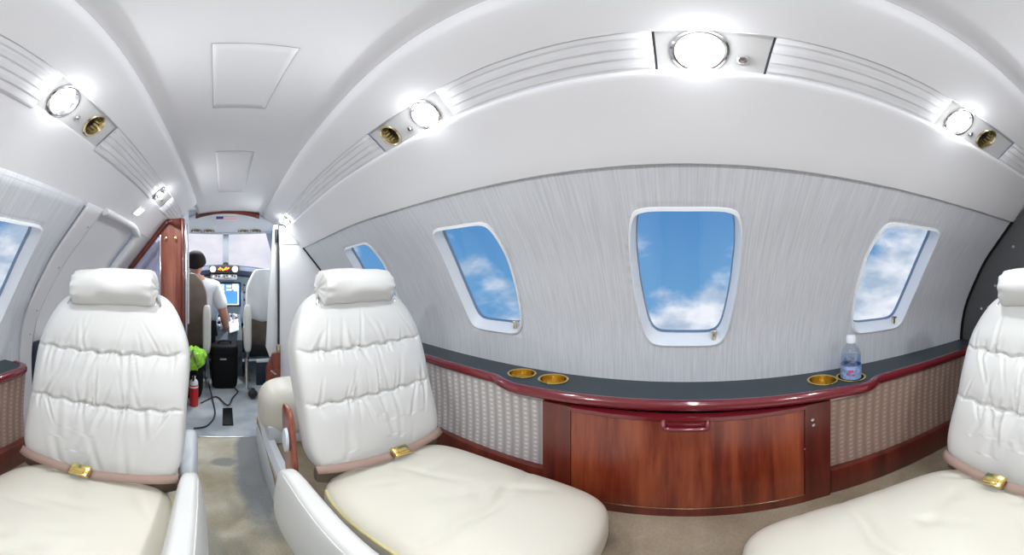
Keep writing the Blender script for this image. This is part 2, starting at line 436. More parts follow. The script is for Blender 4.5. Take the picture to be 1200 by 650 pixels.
def strip_mesh(y0, y1, side, groove=True):
    bm = BM(); prof = [(-.02, -.006), (-.02, .0)]
    ng = 5
    for k in range(ng):
        a = k/ng; b = (k+1)/ng
        prof += [(a+.003, .0), (b-.03, -.0010 if 0 else .0016), (b-.004, .0007 if groove else 0)]
    prof += [(1.02, 0), (1.02, -.006)]
    add_grid(bm, lambda i, y: strip_pt(prof[int(i)][0], y, side, prof[int(i)][1]), list(range(len(prof))), lin(y0, y1, max(3, int((y1-y0)/.06))))
    return bm
RP = [(-.88, -.545), (-.137, .050), (.485, .800), (1.90, 2.04)]
LP = [(-.88, -.545), (-.137, .050), (.495, .800), (1.42, 1.60)]
ti = 3
for side, P in ((1, RP), (-1, LP)):
    edges = [Y0] + [e for pr in P for e in pr] + [Y1 if side > 0 else 1.95]
    for a, b in zip(edges[0::2], edges[1::2]):
        solid(struct('trim_%d' % ti, strip_mesh(a, b, side), 'strip', angle=20), .004, 1); ti += 1
COVE = [(.434, .402), (.436, .396), (.441, .391), (.470, .362), (.502, .326), (.532, .288), (.553, .260), (.560, .2495), (.566, .252)]
for side, y1 in ((1, 2.2), (-1, 1.95)):
    bm = BM()
    add_grid(bm, lambda i, y: sec(COVE[int(i)][0], COVE[int(i)][1], y, side), list(range(len(COVE))), lin(Y0, y1, 60))
    solid(struct('trim_%d' % ti, bm, 'liner'), .012, 1); ti += 1

for side, y1 in ((1, 2.2), (-1, 1.95)):      # backing behind the strips
    bm = BM(); add_grid(bm, lambda t_, y: strip_pt(t_, y, side, -.045), [-.35, .5, 1.35], lin(Y0, y1, 40)); solid(struct('trim_%d' % ti, bm, 'white'), .005, 1); ti += 1
# passenger service panels
def service_panel(y0, y1, side, lamp_y, vent_y, but_y, label, power, lamp_r=.040):
    yc = (y0+y1)/2; base = strip_pt(.5, yc, side, 0)
    if label: t = thing('service_panel', label, 'light panel', base, 'service panels in the ceiling strips')
    else:
        t = bpy.data.objects.new('trim_%d' % (60 + int(yc < -.3)), None); C.objects.link(t); t.location = (base.x, base.y, base.z+ZC); LOC[t.name] = base; t['kind'] = 'structure'  # unseen service panel outside the frame, kept as a light source
    n3 = Vector((side*SN.x, 0, SN.y)).normalized()
    bm = BM()
    # plate with round cut-outs
    holes = [(lamp_y, .5, lamp_r)] + ([(vent_y, .5, .033)] if vent_y is not None else [])
    vs = [Vector((y0+.004, .02)), Vector((y1-.004, .02)), Vector((y1-.004, .98)), Vector((y0+.004, .98))]; es = [(0, 1), (1, 2), (2, 3), (3, 0)]
    for hy, ht, hr in holes:
        n0 = len(vs); vs += [Vector((hy+hr*math.cos(2*PI*k/32), ht+hr*math.sin(2*PI*k/32)/SL)) for k in range(32)]; es += [(n0+k, n0+(k+1) % 32) for k in range(32)]
    ov, oe, of, *_ = delaunay_2d_cdt([Vector((v.x, v.y*SL)) for v in vs], es, [], 0, 1e-7)
    bv = [bm.verts.new(strip_pt(v.y/SL, v.x, side, -.001)) for v in ov]
    for f in of:
        c = Vector((sum(ov[i].x for i in f)/3, sum(ov[i].y for i in f)/3))
        if any((c - Vector((hy, ht*SL))).length < hr*.97 for hy, ht, hr in holes): continue
        bm.faces.new([bv[i] for i in f])
    solid(obj('panel_plate', bm, 'plate', t, smooth=False), .003, 1)
    bm = BM()   # dark shadow gap behind the plate
    for a, b in ((y0-.001, y0+.005), (y1-.005, y1+.001)):
        add_grid(bm, lambda tt, y: strip_pt(tt, y, side, -.006), [-.02, .5, 1.02], [a, b])
    add_grid(bm, lambda tt, y: strip_pt(tt, y, side, -.0065), [-.01, 0.03], [y0, y1]); add_grid(bm, lambda tt, y: strip_pt(tt, y, side, -.0065), [.97, 1.01], [y0, y1])
    obj('panel_recess', bm, M['joint'], t)
    lp = strip_pt(.5, lamp_y, side, 0); fm = frame(lp, n3)
    bm = BM(); r = lamp_r
    add_lathe(bm, [(r+.006, -.002), (r+.007, .001), (r+.003, .004), (r-.001, .003), (r-.003, -.002), (r-.009, -.012), (r-.012, -.020)], fm, 40, cap0=False, cap1=False)
    lamp = obj('lamp_ring', bm, 'chrome', t)
    bm = BM(); add_lathe(bm, [(r-.010, -.018), (r-.016, -.012), (.006, -.009), (.0005, -.009)], fm, 32, cap0=True, cap1=True)
    obj('lamp_lens', bm, 'lens', lamp)
    if vent_y is not None:
        vp = strip_pt(.5, vent_y, side, 0); vm = frame(vp, n3); bm = BM(); r = .033
        add_lathe(bm, [(r+.005, -.002), (r+.006, .001), (r+.002, .004), (r-.002, .002), (r-.004, -.004), (r-.008, -.030), (r-.012, -.036)], vm, 40, cap0=False, cap1=False)
        for k in range(14):
            a = 2*PI*k/14; p = Vector(((r-.007)*math.cos(a), (r-.007)*math.sin(a), -.018)); add_box(bm, vm @ p, (.003, .003, .026), .0, rot=vm.to_3x3() @ Matrix.Rotation(a, 3, 'Z'))
        v = obj('air_vent', bm, 'pale_gold', t, label='round gold air vent')
        bm = BM(); add_lathe(bm, [(.020, -.036), (.022, -.030), (.012, -.026), (.001, -.026)], vm, 24); obj('vent_core', bm, 'black', v)
    bp_ = strip_pt(.62, but_y, side, 0); bm = BM()
    add_lathe(bm, [(.0095, -.001), (.0095, .003), (.0075, .005), (.006, .004), (.005, .006), (.001, .0065)], frame(bp_, n3), 24); obj('call_button', bm, 'chrome', t)
    L = bpy.data.lights.new('cabin_lamp', 'POINT'); L.shadow_soft_size = .016; L.energy = power*.16; L.color = (.95, .975, 1)
    lo = bpy.data.objects.new('cabin_lamp', L); C.objects.link(lo)
    p = lp + n3*.022; lo.location = (p.x, p.y, p.z + ZC); lo.rotation_euler = n3.to_track_quat('-Z', 'Y').to_euler()
    L2 = bpy.data.lights.new('cabin_downlight', 'AREA'); L2.shape = 'DISK'; L2.size = .045; L2.energy = power; L2.color = (.95, .975, 1)
    l2 = bpy.data.objects.new('cabin_downlight', L2); C.objects.link(l2); p = lp + n3*.004; l2.location = (p.x, p.y, p.z + ZC); l2.rotation_euler = n3.to_track_quat('-Z', 'Y').to_euler()
    return t
PW = 2.3
service_panel(.495, .800, -1, .56, .715, .635, 'long grey service panel with lit lamp and gold air vent on the left ceiling strip', PW)
service_panel(.485, .800, 1, .565, .725, .640, 'grey service panel with glaring lamp and gold air vent above the centre seat', PW)
service_panel(-.137, .050, 1, -.022, None, -.092, 'wide service panel with bright starry lamp and no vent above the middle window', PW)
service_panel(-.88, -.545, 1, -.62, -.755, -.685, 'grey service panel with lit lamp and chrome vent above the rightmost window', PW)
service_panel(1.90, 2.04, 1, 1.945, None, 2.005, 'tiny far service panel with lit lamp above the white partition by the cockpit', PW*1.0, .034)
service_panel(1.42, 1.60, -1, 1.47, None, 1.54, 'far left service panel with dark edge beside the wooden partition', PW*.9, .034)
service_panel(-.137, .050, -1, -.022, None, -.092, None, PW)
service_panel(-.88, -.545, -1, -.62, -.755, -.685, None, PW)

# access panels in the ceiling
def access_panel(pts, label):
    bm = BM()
    cx = sum(p[0] for p in pts)/4; cy = sum(p[1] for p in pts)/4
    def top(x, y): 
        p = cf((x-CX)/S(y), y); return Vector((x, y, p.z))
    def pt(u, v):
        a = Vector(pts[0]).lerp(Vector(pts[1]), u); b = Vector(pts[3]).lerp(Vector(pts[2]), u); q = a.lerp(b, v); return q
    us = lin(0, 1, 12)
    add_grid(bm, lambda u, v: top(*pt(u, v)) + Vector((0, 0, -.0012)), us, us)
    o = obj('ceiling_access_panel', bm, 'liner'); solid(o, .001, 1)
    tag(o, label, 'ceiling panel', 'access panels in the ceiling')
    bm = BM(); k = 1.035
    def ring(s): return [top(cx+(p[0]-cx)*s, cy+(p[1]-cy)*s) + Vector((0, 0, -.0015)) for p in pts]
    def dense(r):
        out = []
        for i in range(4):
            a, b = r[i], r[(i+1) % 4]
            for t in range(8): q = a.lerp(b, t/8); z = top(q.x, q.y).z - .0010; out.append(Vector((q.x, q.y, z)))
        return out
    a = [bm.verts.new(p) for p in dense(ring(.99))]; b = [bm.verts.new(p) for p in dense(ring(1.012))]
    for i in range(len(a)): bm.faces.new((a[i], a[(i+1) % len(a)], b[(i+1) % len(a)], b[i]))
    base = LOC[o.name]
    obj('panel_gap', bm, M['gap'], o)
M['gap'] = mat('panel_gap_grey', (.42, .42, .44), .7)
access_panel([(-.024, .575), (.150, .575), (.125, .905), (-.034, .905)], 'large square access panel in the ceiling nearest the camera')
access_panel([(-.040, 1.29), (.130, 1.29), (.118, 1.78), (-.036, 1.78)], 'small far access panel in the ceiling near the cockpit')

# ------------------------------------------------------------------ floors
def quad_floor(name, x0, x1, y0, y1, z, m, t=.03):
    bm = BM(); add_box(bm, ((x0+x1)/2, (y0+y1)/2, z-t/2), (x1-x0, y1-y0, t)); return struct(name, bm, m, smooth=False)
ZF, ZR = -.97, -.8115
quad_floor('floor', -.20, .165, -1.30, 1.535, ZF, 'carpet')
quad_floor('floor_right', .165, .99, -1.30, 1.50, ZR, 'carpet2', .16)
quad_floor('floor_left', -.86, -.20, -1.30, 1.05, ZR, 'carpet2', .16)
quad_floor('floor_entry', -.95, .99, 1.535, 3.45, ZF, 'carpet3')
quad_floor('floor_step', -.95, -.20, 1.05, 1.535, ZF, 'carpet3')
bm = BM(); add_box(bm, (-.02, 1.535, ZF+.001), (.37, .012, .006), .002); struct('trim_40', bm, 'steel')
# kick panel along the right of the aisle
bm = BM()
prof = [(.160, ZF), (.160, -.90), (.163, -.84), (.172, -.80), (.185, -.785), (.21, -.782), (.21, ZF)]
ys = lin(-1.25, 1.50, 40)
rows = add_grid(bm, lambda i, y: Vector((prof[int(i)][0]+.004*math.sin(y*9), y, prof[int(i)][1])), list(range(len(prof))), ys)
bm.faces.new(rows[0]); bm.faces.new(rows[-1])
struct('trim_41', bm, 'kick')
bm = BM()
prof2 = [(-x-.345+.305, z) for x, z in prof]
prof2 = [(-.20, ZF), (-.20, -.88), (-.205, -.82), (-.215, -.797), (-.24, -.795), (-.24, ZF)]
rows = add_grid(bm, lambda i, y: Vector((prof2[int(i)][0], y, prof2[int(i)][1])), list(range(len(prof2))), lin(-1.25, 1.05, 10))
bm.faces.new(rows[0]); bm.faces.new(rows[-1])
struct('trim_42', bm, 'kick')

# ------------------------------------------------------------------ ledges with red nosing
ZL = -.367
def ledge(path, holes, side, label, y_ends):
    xs = [p[0] for p in path]
    t = thing('side_ledge', label, 'ledge', (sum(xs)/len(xs)+.06*side, (path[0][1]+path[-1][1])/2, ZL-.03))
    front = smooth_path([(p[0], p[1], 0) for p in path], 6)
    back = []
    for y in lin(front[-1].y, front[0].y, 30):
        p = wallp(y, ZL, -.002, side); back.append(Vector((p.x, y, 0)))
    loop = [Vector((p.x, p.y)) for p in front] + [Vector((p.x, p.y)) for p in back]
    vs = loop[:]; es = [(i, (i+1) % len(loop)) for i in range(len(loop))]
    for hx, hy, hr in holes:
        n0 = len(vs); vs += [Vector((hx+hr*math.cos(2*PI*k/36), hy+hr*math.sin(2*PI*k/36))) for k in range(36)]; es += [(n0+k, n0+(k+1) % 36) for k in range(36)]
    ov, oe, of, *_ = delaunay_2d_cdt(vs, es, [list(range(len(loop)))], 1, 1e-7)
    def ins(pt, lp):
        c = False
        for i in range(len(lp)):
            a, b = lp[i], lp[i-1]
            if (a.y > pt.y) != (b.y > pt.y) and pt.x < (b.x-a.x)*(pt.y-a.y)/(b.y-a.y)+a.x: c = not c
        return c
    bm = BM(); bv = [bm.verts.new((v.x, v.y, ZL)) for v in ov]
    for f in of:
        c = sum((ov[i] for i in f), Vector((0, 0)))/len(f)
        if not ins(c, loop) or any((c-Vector((hx, hy))).length < hr*.97 for hx, hy, hr in holes): continue
        bm.faces.new([bv[i] for i in f])
    bmesh.ops.recalc_face_normals(bm, faces=bm.faces)
    if next(iter(bm.faces)).normal.z < 0: bmesh.ops.reverse_faces(bm, faces=bm.faces)
    r = bmesh.ops.extrude_face_region(bm, geom=bm.faces[:])
    for v in [g for g in r['geom'] if isinstance(g, bmesh.types.BMVert)]: v.co.z -= .022
    obj('ledge_top', bm, 'ledge', t, angle=30)
    # nosing swept along the front
    bm = BM(); sect = [(.004, .003), (-.006, .005), (-.016, .002), (-.021, -.008), (-.021, -.020), (-.015, -.028), (-.004, -.030), (.010, -.030), (.010, -.004)]
    rows = []
    for i, p in enumerate(front):
        d = (front[min(i+1, len(front)-1)] - front[max(i-1, 0)]).normalized(); nrm = Vector((-d.y, d.x, 0))
        if nrm.x*side < 0: nrm = -nrm          # towards the wall
        rows.append([bm.verts.new(Vector((p.x, p.y, ZL)) + nrm*a + Vector((0, 0, b))) for a, b in sect])
    for a, b in zip(rows, rows[1:]):
        for k in range(len(sect)): bm.faces.new((a[k], a[(k+1) % len(sect)], b[(k+1) % len(sect)], b[k]))
    bm.faces.new(rows[0]); bm.faces.new(rows[-1][::-1])
    obj('red_nosing', bm, 'lacquer', t, angle=50)
    return t
CUPS = [(.858, .535), (.858, .415), (.842, -.425), (.826, -.522)]
RPATH = [(.797, 1.20), (.800, .90), (.802, .66), (.797, .60), (.775, .545), (.762, .49), (.766, .40), (.776, .20), (.779, 0), (.773, -.20), (.762, -.40), (.752, -.50), (.757, -.545), (.782, -.595), (.790, -.66), (.792, -.9), (.790, -1.27)]
ledge(RPATH, [(x, y, .0445) for x, y in CUPS], 1, 'long dark grey side ledge with red lacquer edge under the right windows', None)
LPATH = [(-.690, -1.27), (-.690, -.3), (-.690, .3), (-.690, .76), (-.695, .83), (-.715, .862), (-.76, .872)]
ledge(LPATH, [], -1, 'short dark ledge end with red lacquer edge at the left picture edge', None)
def cup(x, y, label):
    bm = BM(); m = T(x, y, ZL)
    add_lathe(bm, [(.043, -.004), (.050, .0008), (.0505, .003), (.048, .0045), (.0435, .003), (.042, -.006), (.041, -.048), (.036, -.055), (.004, -.056)], m, 40, cap0=False, cap1=True)
    o = obj('cup_holder', bm, 'gold'); tag(o, label, 'cup holder', 'gold cup holders in the ledge'); return o
cup(*CUPS[0], 'gold cup holder in the dark ledge, left one of the adjacent empty pair')
cup(*CUPS[1], 'gold cup holder in the dark ledge, right one of the adjacent empty pair')
cup(*CUPS[2], 'empty gold cup holder just left of the water bottle')
cup(*CUPS[3], 'gold cup holder under the water bottle')

# water bottle
bx, by = CUPS[3]; bz = ZL-.050
t = thing('water_bottle', 'clear plastic water bottle with white cap standing in a cup holder', 'bottle', (bx, by, bz))
m = T(bx, by, bz)
shell = [(.028, 0), (.033, .003), (.0345, .010), (.034, .030), (.0335, .034), (.0345, .040), (.0345, .105), (.033, .109), (.0345, .114), (.0345, .135), (.032, .148), (.024, .162), (.0155, .170), (.0135, .174), (.0135, .180)]
bm = BM(); add_lathe(bm, shell, m, 36, cap1=False); obj('bottle_body', bm, 'bottle', t)
bm = BM(); add_lathe(bm, [(r-.0018, z+.001) for r, z in shell if z < .13] + [(.0325, .130), (.001, .1301)], m, 36); obj('water', bm, 'water', t)
bm = BM(); add_lathe(bm, [(.0350, .052), (.0352, .054), (.0352, .098), (.0350, .100)], m, 36, cap0=False, cap1=False); lb = obj('bottle_label', bm, 'label_blue', t, label='blue printed wrap label')
bm = BM()
ang0 = math.atan2(-by, -bx)
for (da, z0, w_, h_) in ((0, .078, .5, .010), (.25, .066, .3, .006), (-.3, .068, .2, .008)):
    add_grid(bm, lambda a, z: Vector((bx+.0357*math.cos(a), by+.0357*math.sin(a), bz+z)), lin(ang0+da-w_/2, ang0+da+w_/2, 8), [z0, z0+h_])
obj('label_mark', bm, 'label_red', lb)
bm = BM(); add_lathe(bm, [(.0150, .176), (.0155, .178), (.0155, .198), (.014, .201), (.001, .2015)], m, 36)
for k in range(24):
    a = 2*PI*k/24; add_box(bm, (bx+.0155*math.cos(a), by+.0155*math.sin(a), bz+.188), (.0012, .0012, .018), rot=Matrix.Rotation(a, 3, 'Z'))
obj('bottle_cap', bm, 'cap', t)

# ------------------------------------------------------------------ wooden cabinet under the ledge
def bow(y): return .752 - .014*(1-(y/.4)**2)
t = thing('side_cabinet', 'glossy red mahogany cabinet with bowed front under the middle window', 'cabinet', (.80, 0, ZR))
def front_panel(y0, y1, z0, z1, dx, th, n=16):
    bm = BM(); ys = lin(y0, y1, n)
    a = add_grid(bm, lambda y, z: Vector((bow(y)+dx, y, z)), ys, [z0, z1]); b = add_grid(bm, lambda y, z: Vector((bow(y)+dx+th, y, z)), ys, [z0, z1])
    for r in (0, 1):
        for i in range(n-1): bm.faces.new((a[r][i], a[r][i+1], b[r][i+1], b[r][i]))
    for i in (0, -1): bm.faces.new((a[0][i], a[1][i], b[1][i], b[0][i]))
    return bm
ZT = ZL-.034
obj('side_post', front_panel(.309, .398, ZR, ZT, 0, .06, 6), 'post', t, angle=30)
obj('side_post', front_panel(-.405, -.322, ZR, ZT, 0, .06, 6), 'post', t, angle=30)
obj('cabinet_plinth', front_panel(-.322, .309, ZR, -.772, -.002, .05), 'post', t, angle=30)
obj('plinth_seam', front_panel(-.320, .307, -.772, -.769, -.001, .02), M['brass_line'] if 'brass_line' in M else 'pale_gold', t, angle=30)
d = obj('cabinet_door', front_panel(-.319, .306, -.768, ZT-.014, -.001, .03), 'wood', t, angle=30)
obj('top_rail', front_panel(-.322, .309, ZT-.012, ZT, -.003, .03), 'lacquer', t, angle=30)
bm = BM()
hp = smooth_path([(bow(.05)-.002, .056, ZT-.010), (bow(.05)-.014, .055, ZT-.020), (bow(.05)-.016, .048, ZT-.030), (bow(0)-.017, .0, ZT-.031), (bow(.05)-.016, -.048, ZT-.030), (bow(.05)-.014, -.055, ZT-.020), (bow(.05)-.002, -.056, ZT-.010)], 5)
add_tube(bm, hp, .0065, 10)
add_grid(bm, lambda y, z: Vector((bow(y)-.006, y, z)), lin(-.052, .052, 10), [ZT-.030, ZT-.012])
obj('door_handle', bm, 'lacquer', d)
bm = BM()
for y, z in ((-.345, -.455), (-.348, -.475)): add_lathe(bm, [(.005, 0), (.005, .003), (.001, .004)], frame((bow(y), y, z), (-1, 0, .1)), 12)
obj('latch_pin', bm, 'chrome', t)
bm = BM(); add_lathe(bm, [(.003, 0), (.003, .003), (.001, .004)], frame((bow(-.32), -.3205, -.56), (-1, 0, 0)), 12); obj('lock_pin', bm, 'chrome', t)
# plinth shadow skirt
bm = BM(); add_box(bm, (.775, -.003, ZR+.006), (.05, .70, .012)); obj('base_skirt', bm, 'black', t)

# woven panels either side of the cabinet
def woven(y0, y1, side, x0, m, label, bx_):
    bm = BM()
    def f(y, z): return Vector((x0 + side*.012*math.sin(PI*(z-ZR)/(ZT-ZR)), y, z))
    ys = lin(y0, y1, 12); zs = lin(ZR, ZT+.002, 8)
    a = add_grid(bm, f, ys, zs); b = add_grid(bm, lambda y, z: f(y, z)+Vector((side*.02, 0, 0)), ys, zs)
    for i in range(11): bm.faces.new((a[0][i], a[0][i+1], b[0][i+1], b[0][i])); bm.faces.new((a[-1][i], a[-1][i+1], b[-1][i+1], b[-1][i]))
    for j in range(7): bm.faces.new((a[j][0], a[j+1][0], b[j+1][0], b[j][0])); bm.faces.new((a[j][-1], a[j+1][-1], b[j+1][-1], b[j][-1]))
    t = thing('woven_side_panel', label, 'side panel', (x0, (y0+y1)/2, ZR), 'woven panels below the ledges')
    obj('woven_fabric', bm, m, t, angle=30)
    if bx_:
        yb = y0+.065 if abs(y0) < abs(y1) else y1-.045
        bm = BM(); add_box(bm, (x0-side*.008, yb, ZT-.004), (.016, .10, .012), .004); obj('top_bead', bm, 'white', t)
    bm = BM(); add_box(bm, (x0-side*.010, (y0+y1)/2, ZR+.06), (.03, abs(y1-y0), .12), .008); obj('foot_rail', bm, 'post', t)
woven(.400, 1.20, 1, .792, 'weave_light', 'pale woven fabric panel below the ledge left of the wooden cabinet', .35 if 0 else .9)
woven(-1.27, -.407, 1, .780, 'weave_tan', 'tan woven fabric panel below the ledge right of the wooden cabinet', .9)
woven(-1.27, .865, -1, -.695, 'weave_tan', 'tan woven fabric panel at the left picture edge beside the left seat', 0)

# ------------------------------------------------------------------ seats
def seat(label, sx, sy, fd, ma, rot, arm_a, seed, extra):
    r_ = random.Random(seed)
    ca, sa = math.cos(rot), math.sin(rot)
    def P(a, d, z):
        x = a*ma; y = d*fd
        return Vector((sx + x*ca - y*sa, sy + x*sa + y*ca, z))
    t = thing('passenger_seat', label, 'seat', (sx, sy - .25*fd, ZR), 'cream leather cabin seats')
    # backrest: local a (across), h (up), n (front)
    rec = math.radians(20); H = .305; hc = -.362; BD = .140
    seams = (.335, -.195)                    # in q.z units
    wr = []
    for s in seams:
        for k in range(22):
            a0 = r_.uniform(-.85, .85); up = r_.choice((1, -1))
            wr.append((s, a0, up, r_.uniform(.10, .48), r_.uniform(-.45, .45) + (a0*-.35), r_.uniform(.004, .0095), r_.uniform(.016, .034)))
    for k in range(9): wr.append((r_.uniform(-.9, -.4), r_.uniform(-.6, .6), 1, r_.uniform(.3, .6), r_.uniform(-.6, .6), r_.uniform(.002, .005), r_.uniform(.03, .06)))
    wr.append((seams[1], .06, 1, .50, .10, .012, .014))   # stitched vertical tuck
    def disp(a, h):
        d = 0.
        for s in seams:
            hs = s + .012*math.sin(a*23+seed) + .02*a*a
            d -= .012*math.exp(-((h-hs)/.014)**2) + .008*math.exp(-((h-hs)/.10)**2)
            d += .0016*math.sin(a*70 + 6*noise.noise(Vector((a*5, s, seed)))*3)*math.exp(-((h-hs)/.06)**2)
        for s, a0, up, l, sl, am, w_ in wr:
            tt = (h-s)*up
            if tt < -.02 or tt > l: continue
            e = (a - a0 - sl*tt)/w_
            if abs(e) < 3: d -= am*math.exp(-e*e)*(1-max(0, tt)/l)*.9 - am*.4*math.exp(-(abs(e)-1.6)**2)*(1-max(0, tt)/l)
        return d
    bm = BM()
    def back(q):
        hw = .234 - .026*sstep(.35, 1., q.z) - .008*(1-sstep(-1., -.3, q.z)) + .004*math.sin(q.z*5)
        a = q.x*hw; h = q.z*H; th = .058 + .016*math.cos(q.z*1.3)
        n = q.y*th
        if q.y > 0: n += disp(q.x, q.z)*min(1., q.y*1.6)*max(0, 1-abs(q.x)**8)*max(0, 1-abs(q.z)**10)
        n += .018*abs(q.x)**2.2                                         # side bolsters come forward
        return P(a, BD + h*math.sin(rec) - n*math.cos(rec), hc + h*math.cos(rec) + n*math.sin(rec))
    superbox3(bm, back, 5.2, (96, 16, 170))
    b = obj('backrest', bm, 'leather', t, angle=80)
    # backrest shell
    bm = BM()
    def shell_(q):
        a = q.x*.205; h = q.z*(H-.02); n = -.075 + q.y*.018
        return P(a, BD + h*math.sin(rec) - n*math.cos(rec), hc - .02 + h*math.cos(rec) + n*math.sin(rec))
    superbox(bm, shell_, 5, 10); obj('back_shell', bm, 'kick', t, angle=80)
    # headrest roll
    bm = BM()
    hz = .305
    def head(sx_, th):
        e = abs(sx_); R0 = .058
        if e > 1:                                                      # gathered end discs
            k = max(.02, 2-e); x = .128 + .010*(1-k*k); r = R0*.93*k
            x += .005*math.sin(11*th+seed)*k*(1-k)*3
        else:
            x = .128*e; r = R0*(1 - .07*e**10) + .0025*math.sin(11*th+seed)*sstep(.70, 1, e)
        x = math.copysign(x, sx_)
        r += .005*noise.noise(Vector((x*14, math.cos(th)*1.2, math.sin(th)*1.2+seed)))
        n = .062 + r*1.06*math.cos(th); h = hz + r*math.sin(th)
        h += .006*(1-e*e)*(e < 1)
        return P(x, BD + h*math.sin(rec) - n*math.cos(rec), hc + h*math.cos(rec) + n*math.sin(rec))
    sl = lin(-1.97, -1.05, 8) + lin(-1, 1, 40) + lin(1.05, 1.97, 8)
    rows = add_grid(bm, lambda th, x: head(x, th), lin(0, 2*PI*55/56, 56), sl, closed=True)
    bm.faces.new(rows[0][::-1]); bm.faces.new(rows[-1])
    hr = obj('headrest', bm, 'leather', t, angle=80)
    bm = BM()
    for s in (-1, 1):
        bm.free() if s < 0 else None; bm = BM()
        def Q(a, h, n): return P(a, BD + h*math.sin(rec) - n*math.cos(rec), hc + h*math.cos(rec) + n*math.sin(rec))
        add_tube(bm, [Q(s*0.134, .285, .055), Q(s*0.142, .272, .062), Q(s*0.151, .252, .064), Q(s*0.148, .234, .062), Q(s*0.137, .228, .062), Q(s*0.132, .242, .062), Q(s*0.139, .262, .062)], .0034, 8)
        obj('headrest_clip', bm, 'chrome', hr)
    # seat cushion
    bm = BM(); D0, D1 = (-.575 if fd > 0 else -.545), .045; dc = (D0+D1)/2; dh = (D1-D0)/2; zc_, zh = -.715, .105
    cw = []
    for k in range(14): cw.append((r_.uniform(-.8, .8), r_.uniform(-.6, .9), r_.uniform(-1.2, 1.2), r_.uniform(.1, .4), r_.uniform(.003, .0065), r_.uniform(.03, .06)))
    def cush(q):
        fr = sstep(.1, -1, q.y)                                         # towards the front edge
        hw = .226 + .004*math.sin(q.y*3)
        z = zc_ + q.z*zh
        if q.z > 0:
            z += q.z*(.020*(1-q.x*q.x)*(1-q.y*q.y) + .004*math.sin(q.x*2+1))
            # cross tuck near the front third with gathers
            hs = -.30 + .10*q.x*q.x + .02*math.sin(q.x*8+seed)
            z -= .014*math.exp(-((q.y-hs)/.035)**2)*max(0, 1-abs(q.x)**4)*(.35+.65*abs(math.sin(q.x*3+seed)))
            z -= .006*math.exp(-((q.y-hs)/.16)**2)*max(0, 1-abs(q.x)**4)
            for a0, y0, an, l, am, w_ in cw:
                da = (q.x-a0)*math.cos(an)+(q.y-y0)*math.sin(an); db = -(q.x-a0)*math.sin(an)+(q.y-y0)*math.cos(an)
                if abs(da) < l and abs(db) < 3*w_: z -= am*math.exp(-(db/w_)**2)*(1-(da/l)**2)
            z -= .020*fr*q.z
        a = q.x*hw*(1-.07*fr*fr); dd = dc + q.y*dh
        return P(a, dd, z)
    superbox(bm, cush, 4.2, 60); cu = obj('seat_cushion', bm, 'leather_seat', t, angle=80)
    # piping round the top edge
    bm = BM(); loop = []
    for k in range(40):
        s = lin(.82, -.92, 40)[k]; v_ = Vector((-1, s, .62)); v_ /= (1 + abs(s)**4.2 + .62**4.2)**(1/4.2)
        loop.append(cush(v_) + (P(-.001, 0, 0)-P(0, 0, 0)))
    add_tube(bm, loop, .0045, 8); obj('cushion_piping', bm, 'piping', cu)
    # base frame / plinth
    bm = BM()
    def base_(q): return P(q.x*.20, -.24+q.y*.25, (ZR-.80)/2 + .004 + q.z*((-.80-ZR)/2+.02))
    bm2 = bm
    add_box(bm, (0, 0, 0), (.36, .44, .14), .02)
    for v in bm.verts: v.co = P(v.co.x, v.co.y-.24, v.co.z + ZR + .07)
    obj('seat_base', bm, 'kick', t)
    # inboard armrest with a padded top and outer side
    bm = BM()
    def arm(q):
        w_ = .027*(1-.10*sstep(.3, -1, q.y)); top = -.537 - .015*sstep(.2, -1, q.y) ; hgt = .115
        zz = top - hgt + q.z*hgt
        a = arm_a + q.x*w_ + (.010*(q.z-1) if q.x < 0 else 0)
        if q.z < -.2: a -= .0
        return P(a, -.245 + q.y*.265, zz)
    superbox(bm, arm, 4.0, 22); ar = obj('armrest', bm, 'leather', t, angle=80)
    bm = BM(); sm = []
    for s_ in lin(-.95, .95, 24):
        v_ = Vector((-.86, s_, 1)); v_ /= (.86**4 + s_**4 + 1)**.25; sm.append(arm(v_))
    add_tube(bm, sm, .0016, 6); obj('armrest_seam', bm, 'leather', ar)
    bm = BM()
    def sidep(q): return P(arm_a+.004 + q.x*.014, -.21+q.y*.27, -.735 + q.z*.085)
    superbox(bm, sidep, 6, 8); obj('side_panel', bm, 'kick', t, angle=80)
    # belt straps and buckle
    bm = BM()
    def strap(a0, a1, z0, z1, d0, d1, w_=.024):
        pts = smooth_path([P(a0, d0, z0), P(a0*.72+a1*.28, (d0+d1)/2-.006, z0*.5+z1*.5+.006), P(a1, d1, z1)], 8)
        rows = []
        for i, p in enumerate(pts):
            u = Vector((0, 0, 1))*w_*.75 + (P(0, .4, 0)-P(0, 0, 0)).normalized()*w_*.75
            rows.append((bm.verts.new(p-u*.5), bm.verts.new(p+u*.5)))
        for i in range(len(rows)-1): bm.faces.new((rows[i][0], rows[i+1][0], rows[i+1][1], rows[i][1]))
    strap(-.218, -.01, -.592, -.585, -.004, -.040, .026); strap(.218, .03, -.588, -.585, -.002, -.040, .026)
    be = obj('lap_belt', bm, 'belt', t); solid(be, .003, 0)
    bm = BM(); add_box(bm, (0, 0, 0), (.052, .036, .018), .004, rot=Matrix.Rotation(.5*fd, 3, 'X'))
    for v in bm.verts: v.co += P(.012, -.046, -.572)
    add_box(bm, P(.012, -.056, -.563), (.030, .020, .006), .002)
    obj('belt_buckle', bm, 'gold', be)
    bm = BM()
    def gap(q): return P(q.x*.215, .02+q.y*.02, -.63+q.z*.04)
    superbox(bm, gap, 6, 4); obj('seat_gap_trim', bm, 'brown', t)
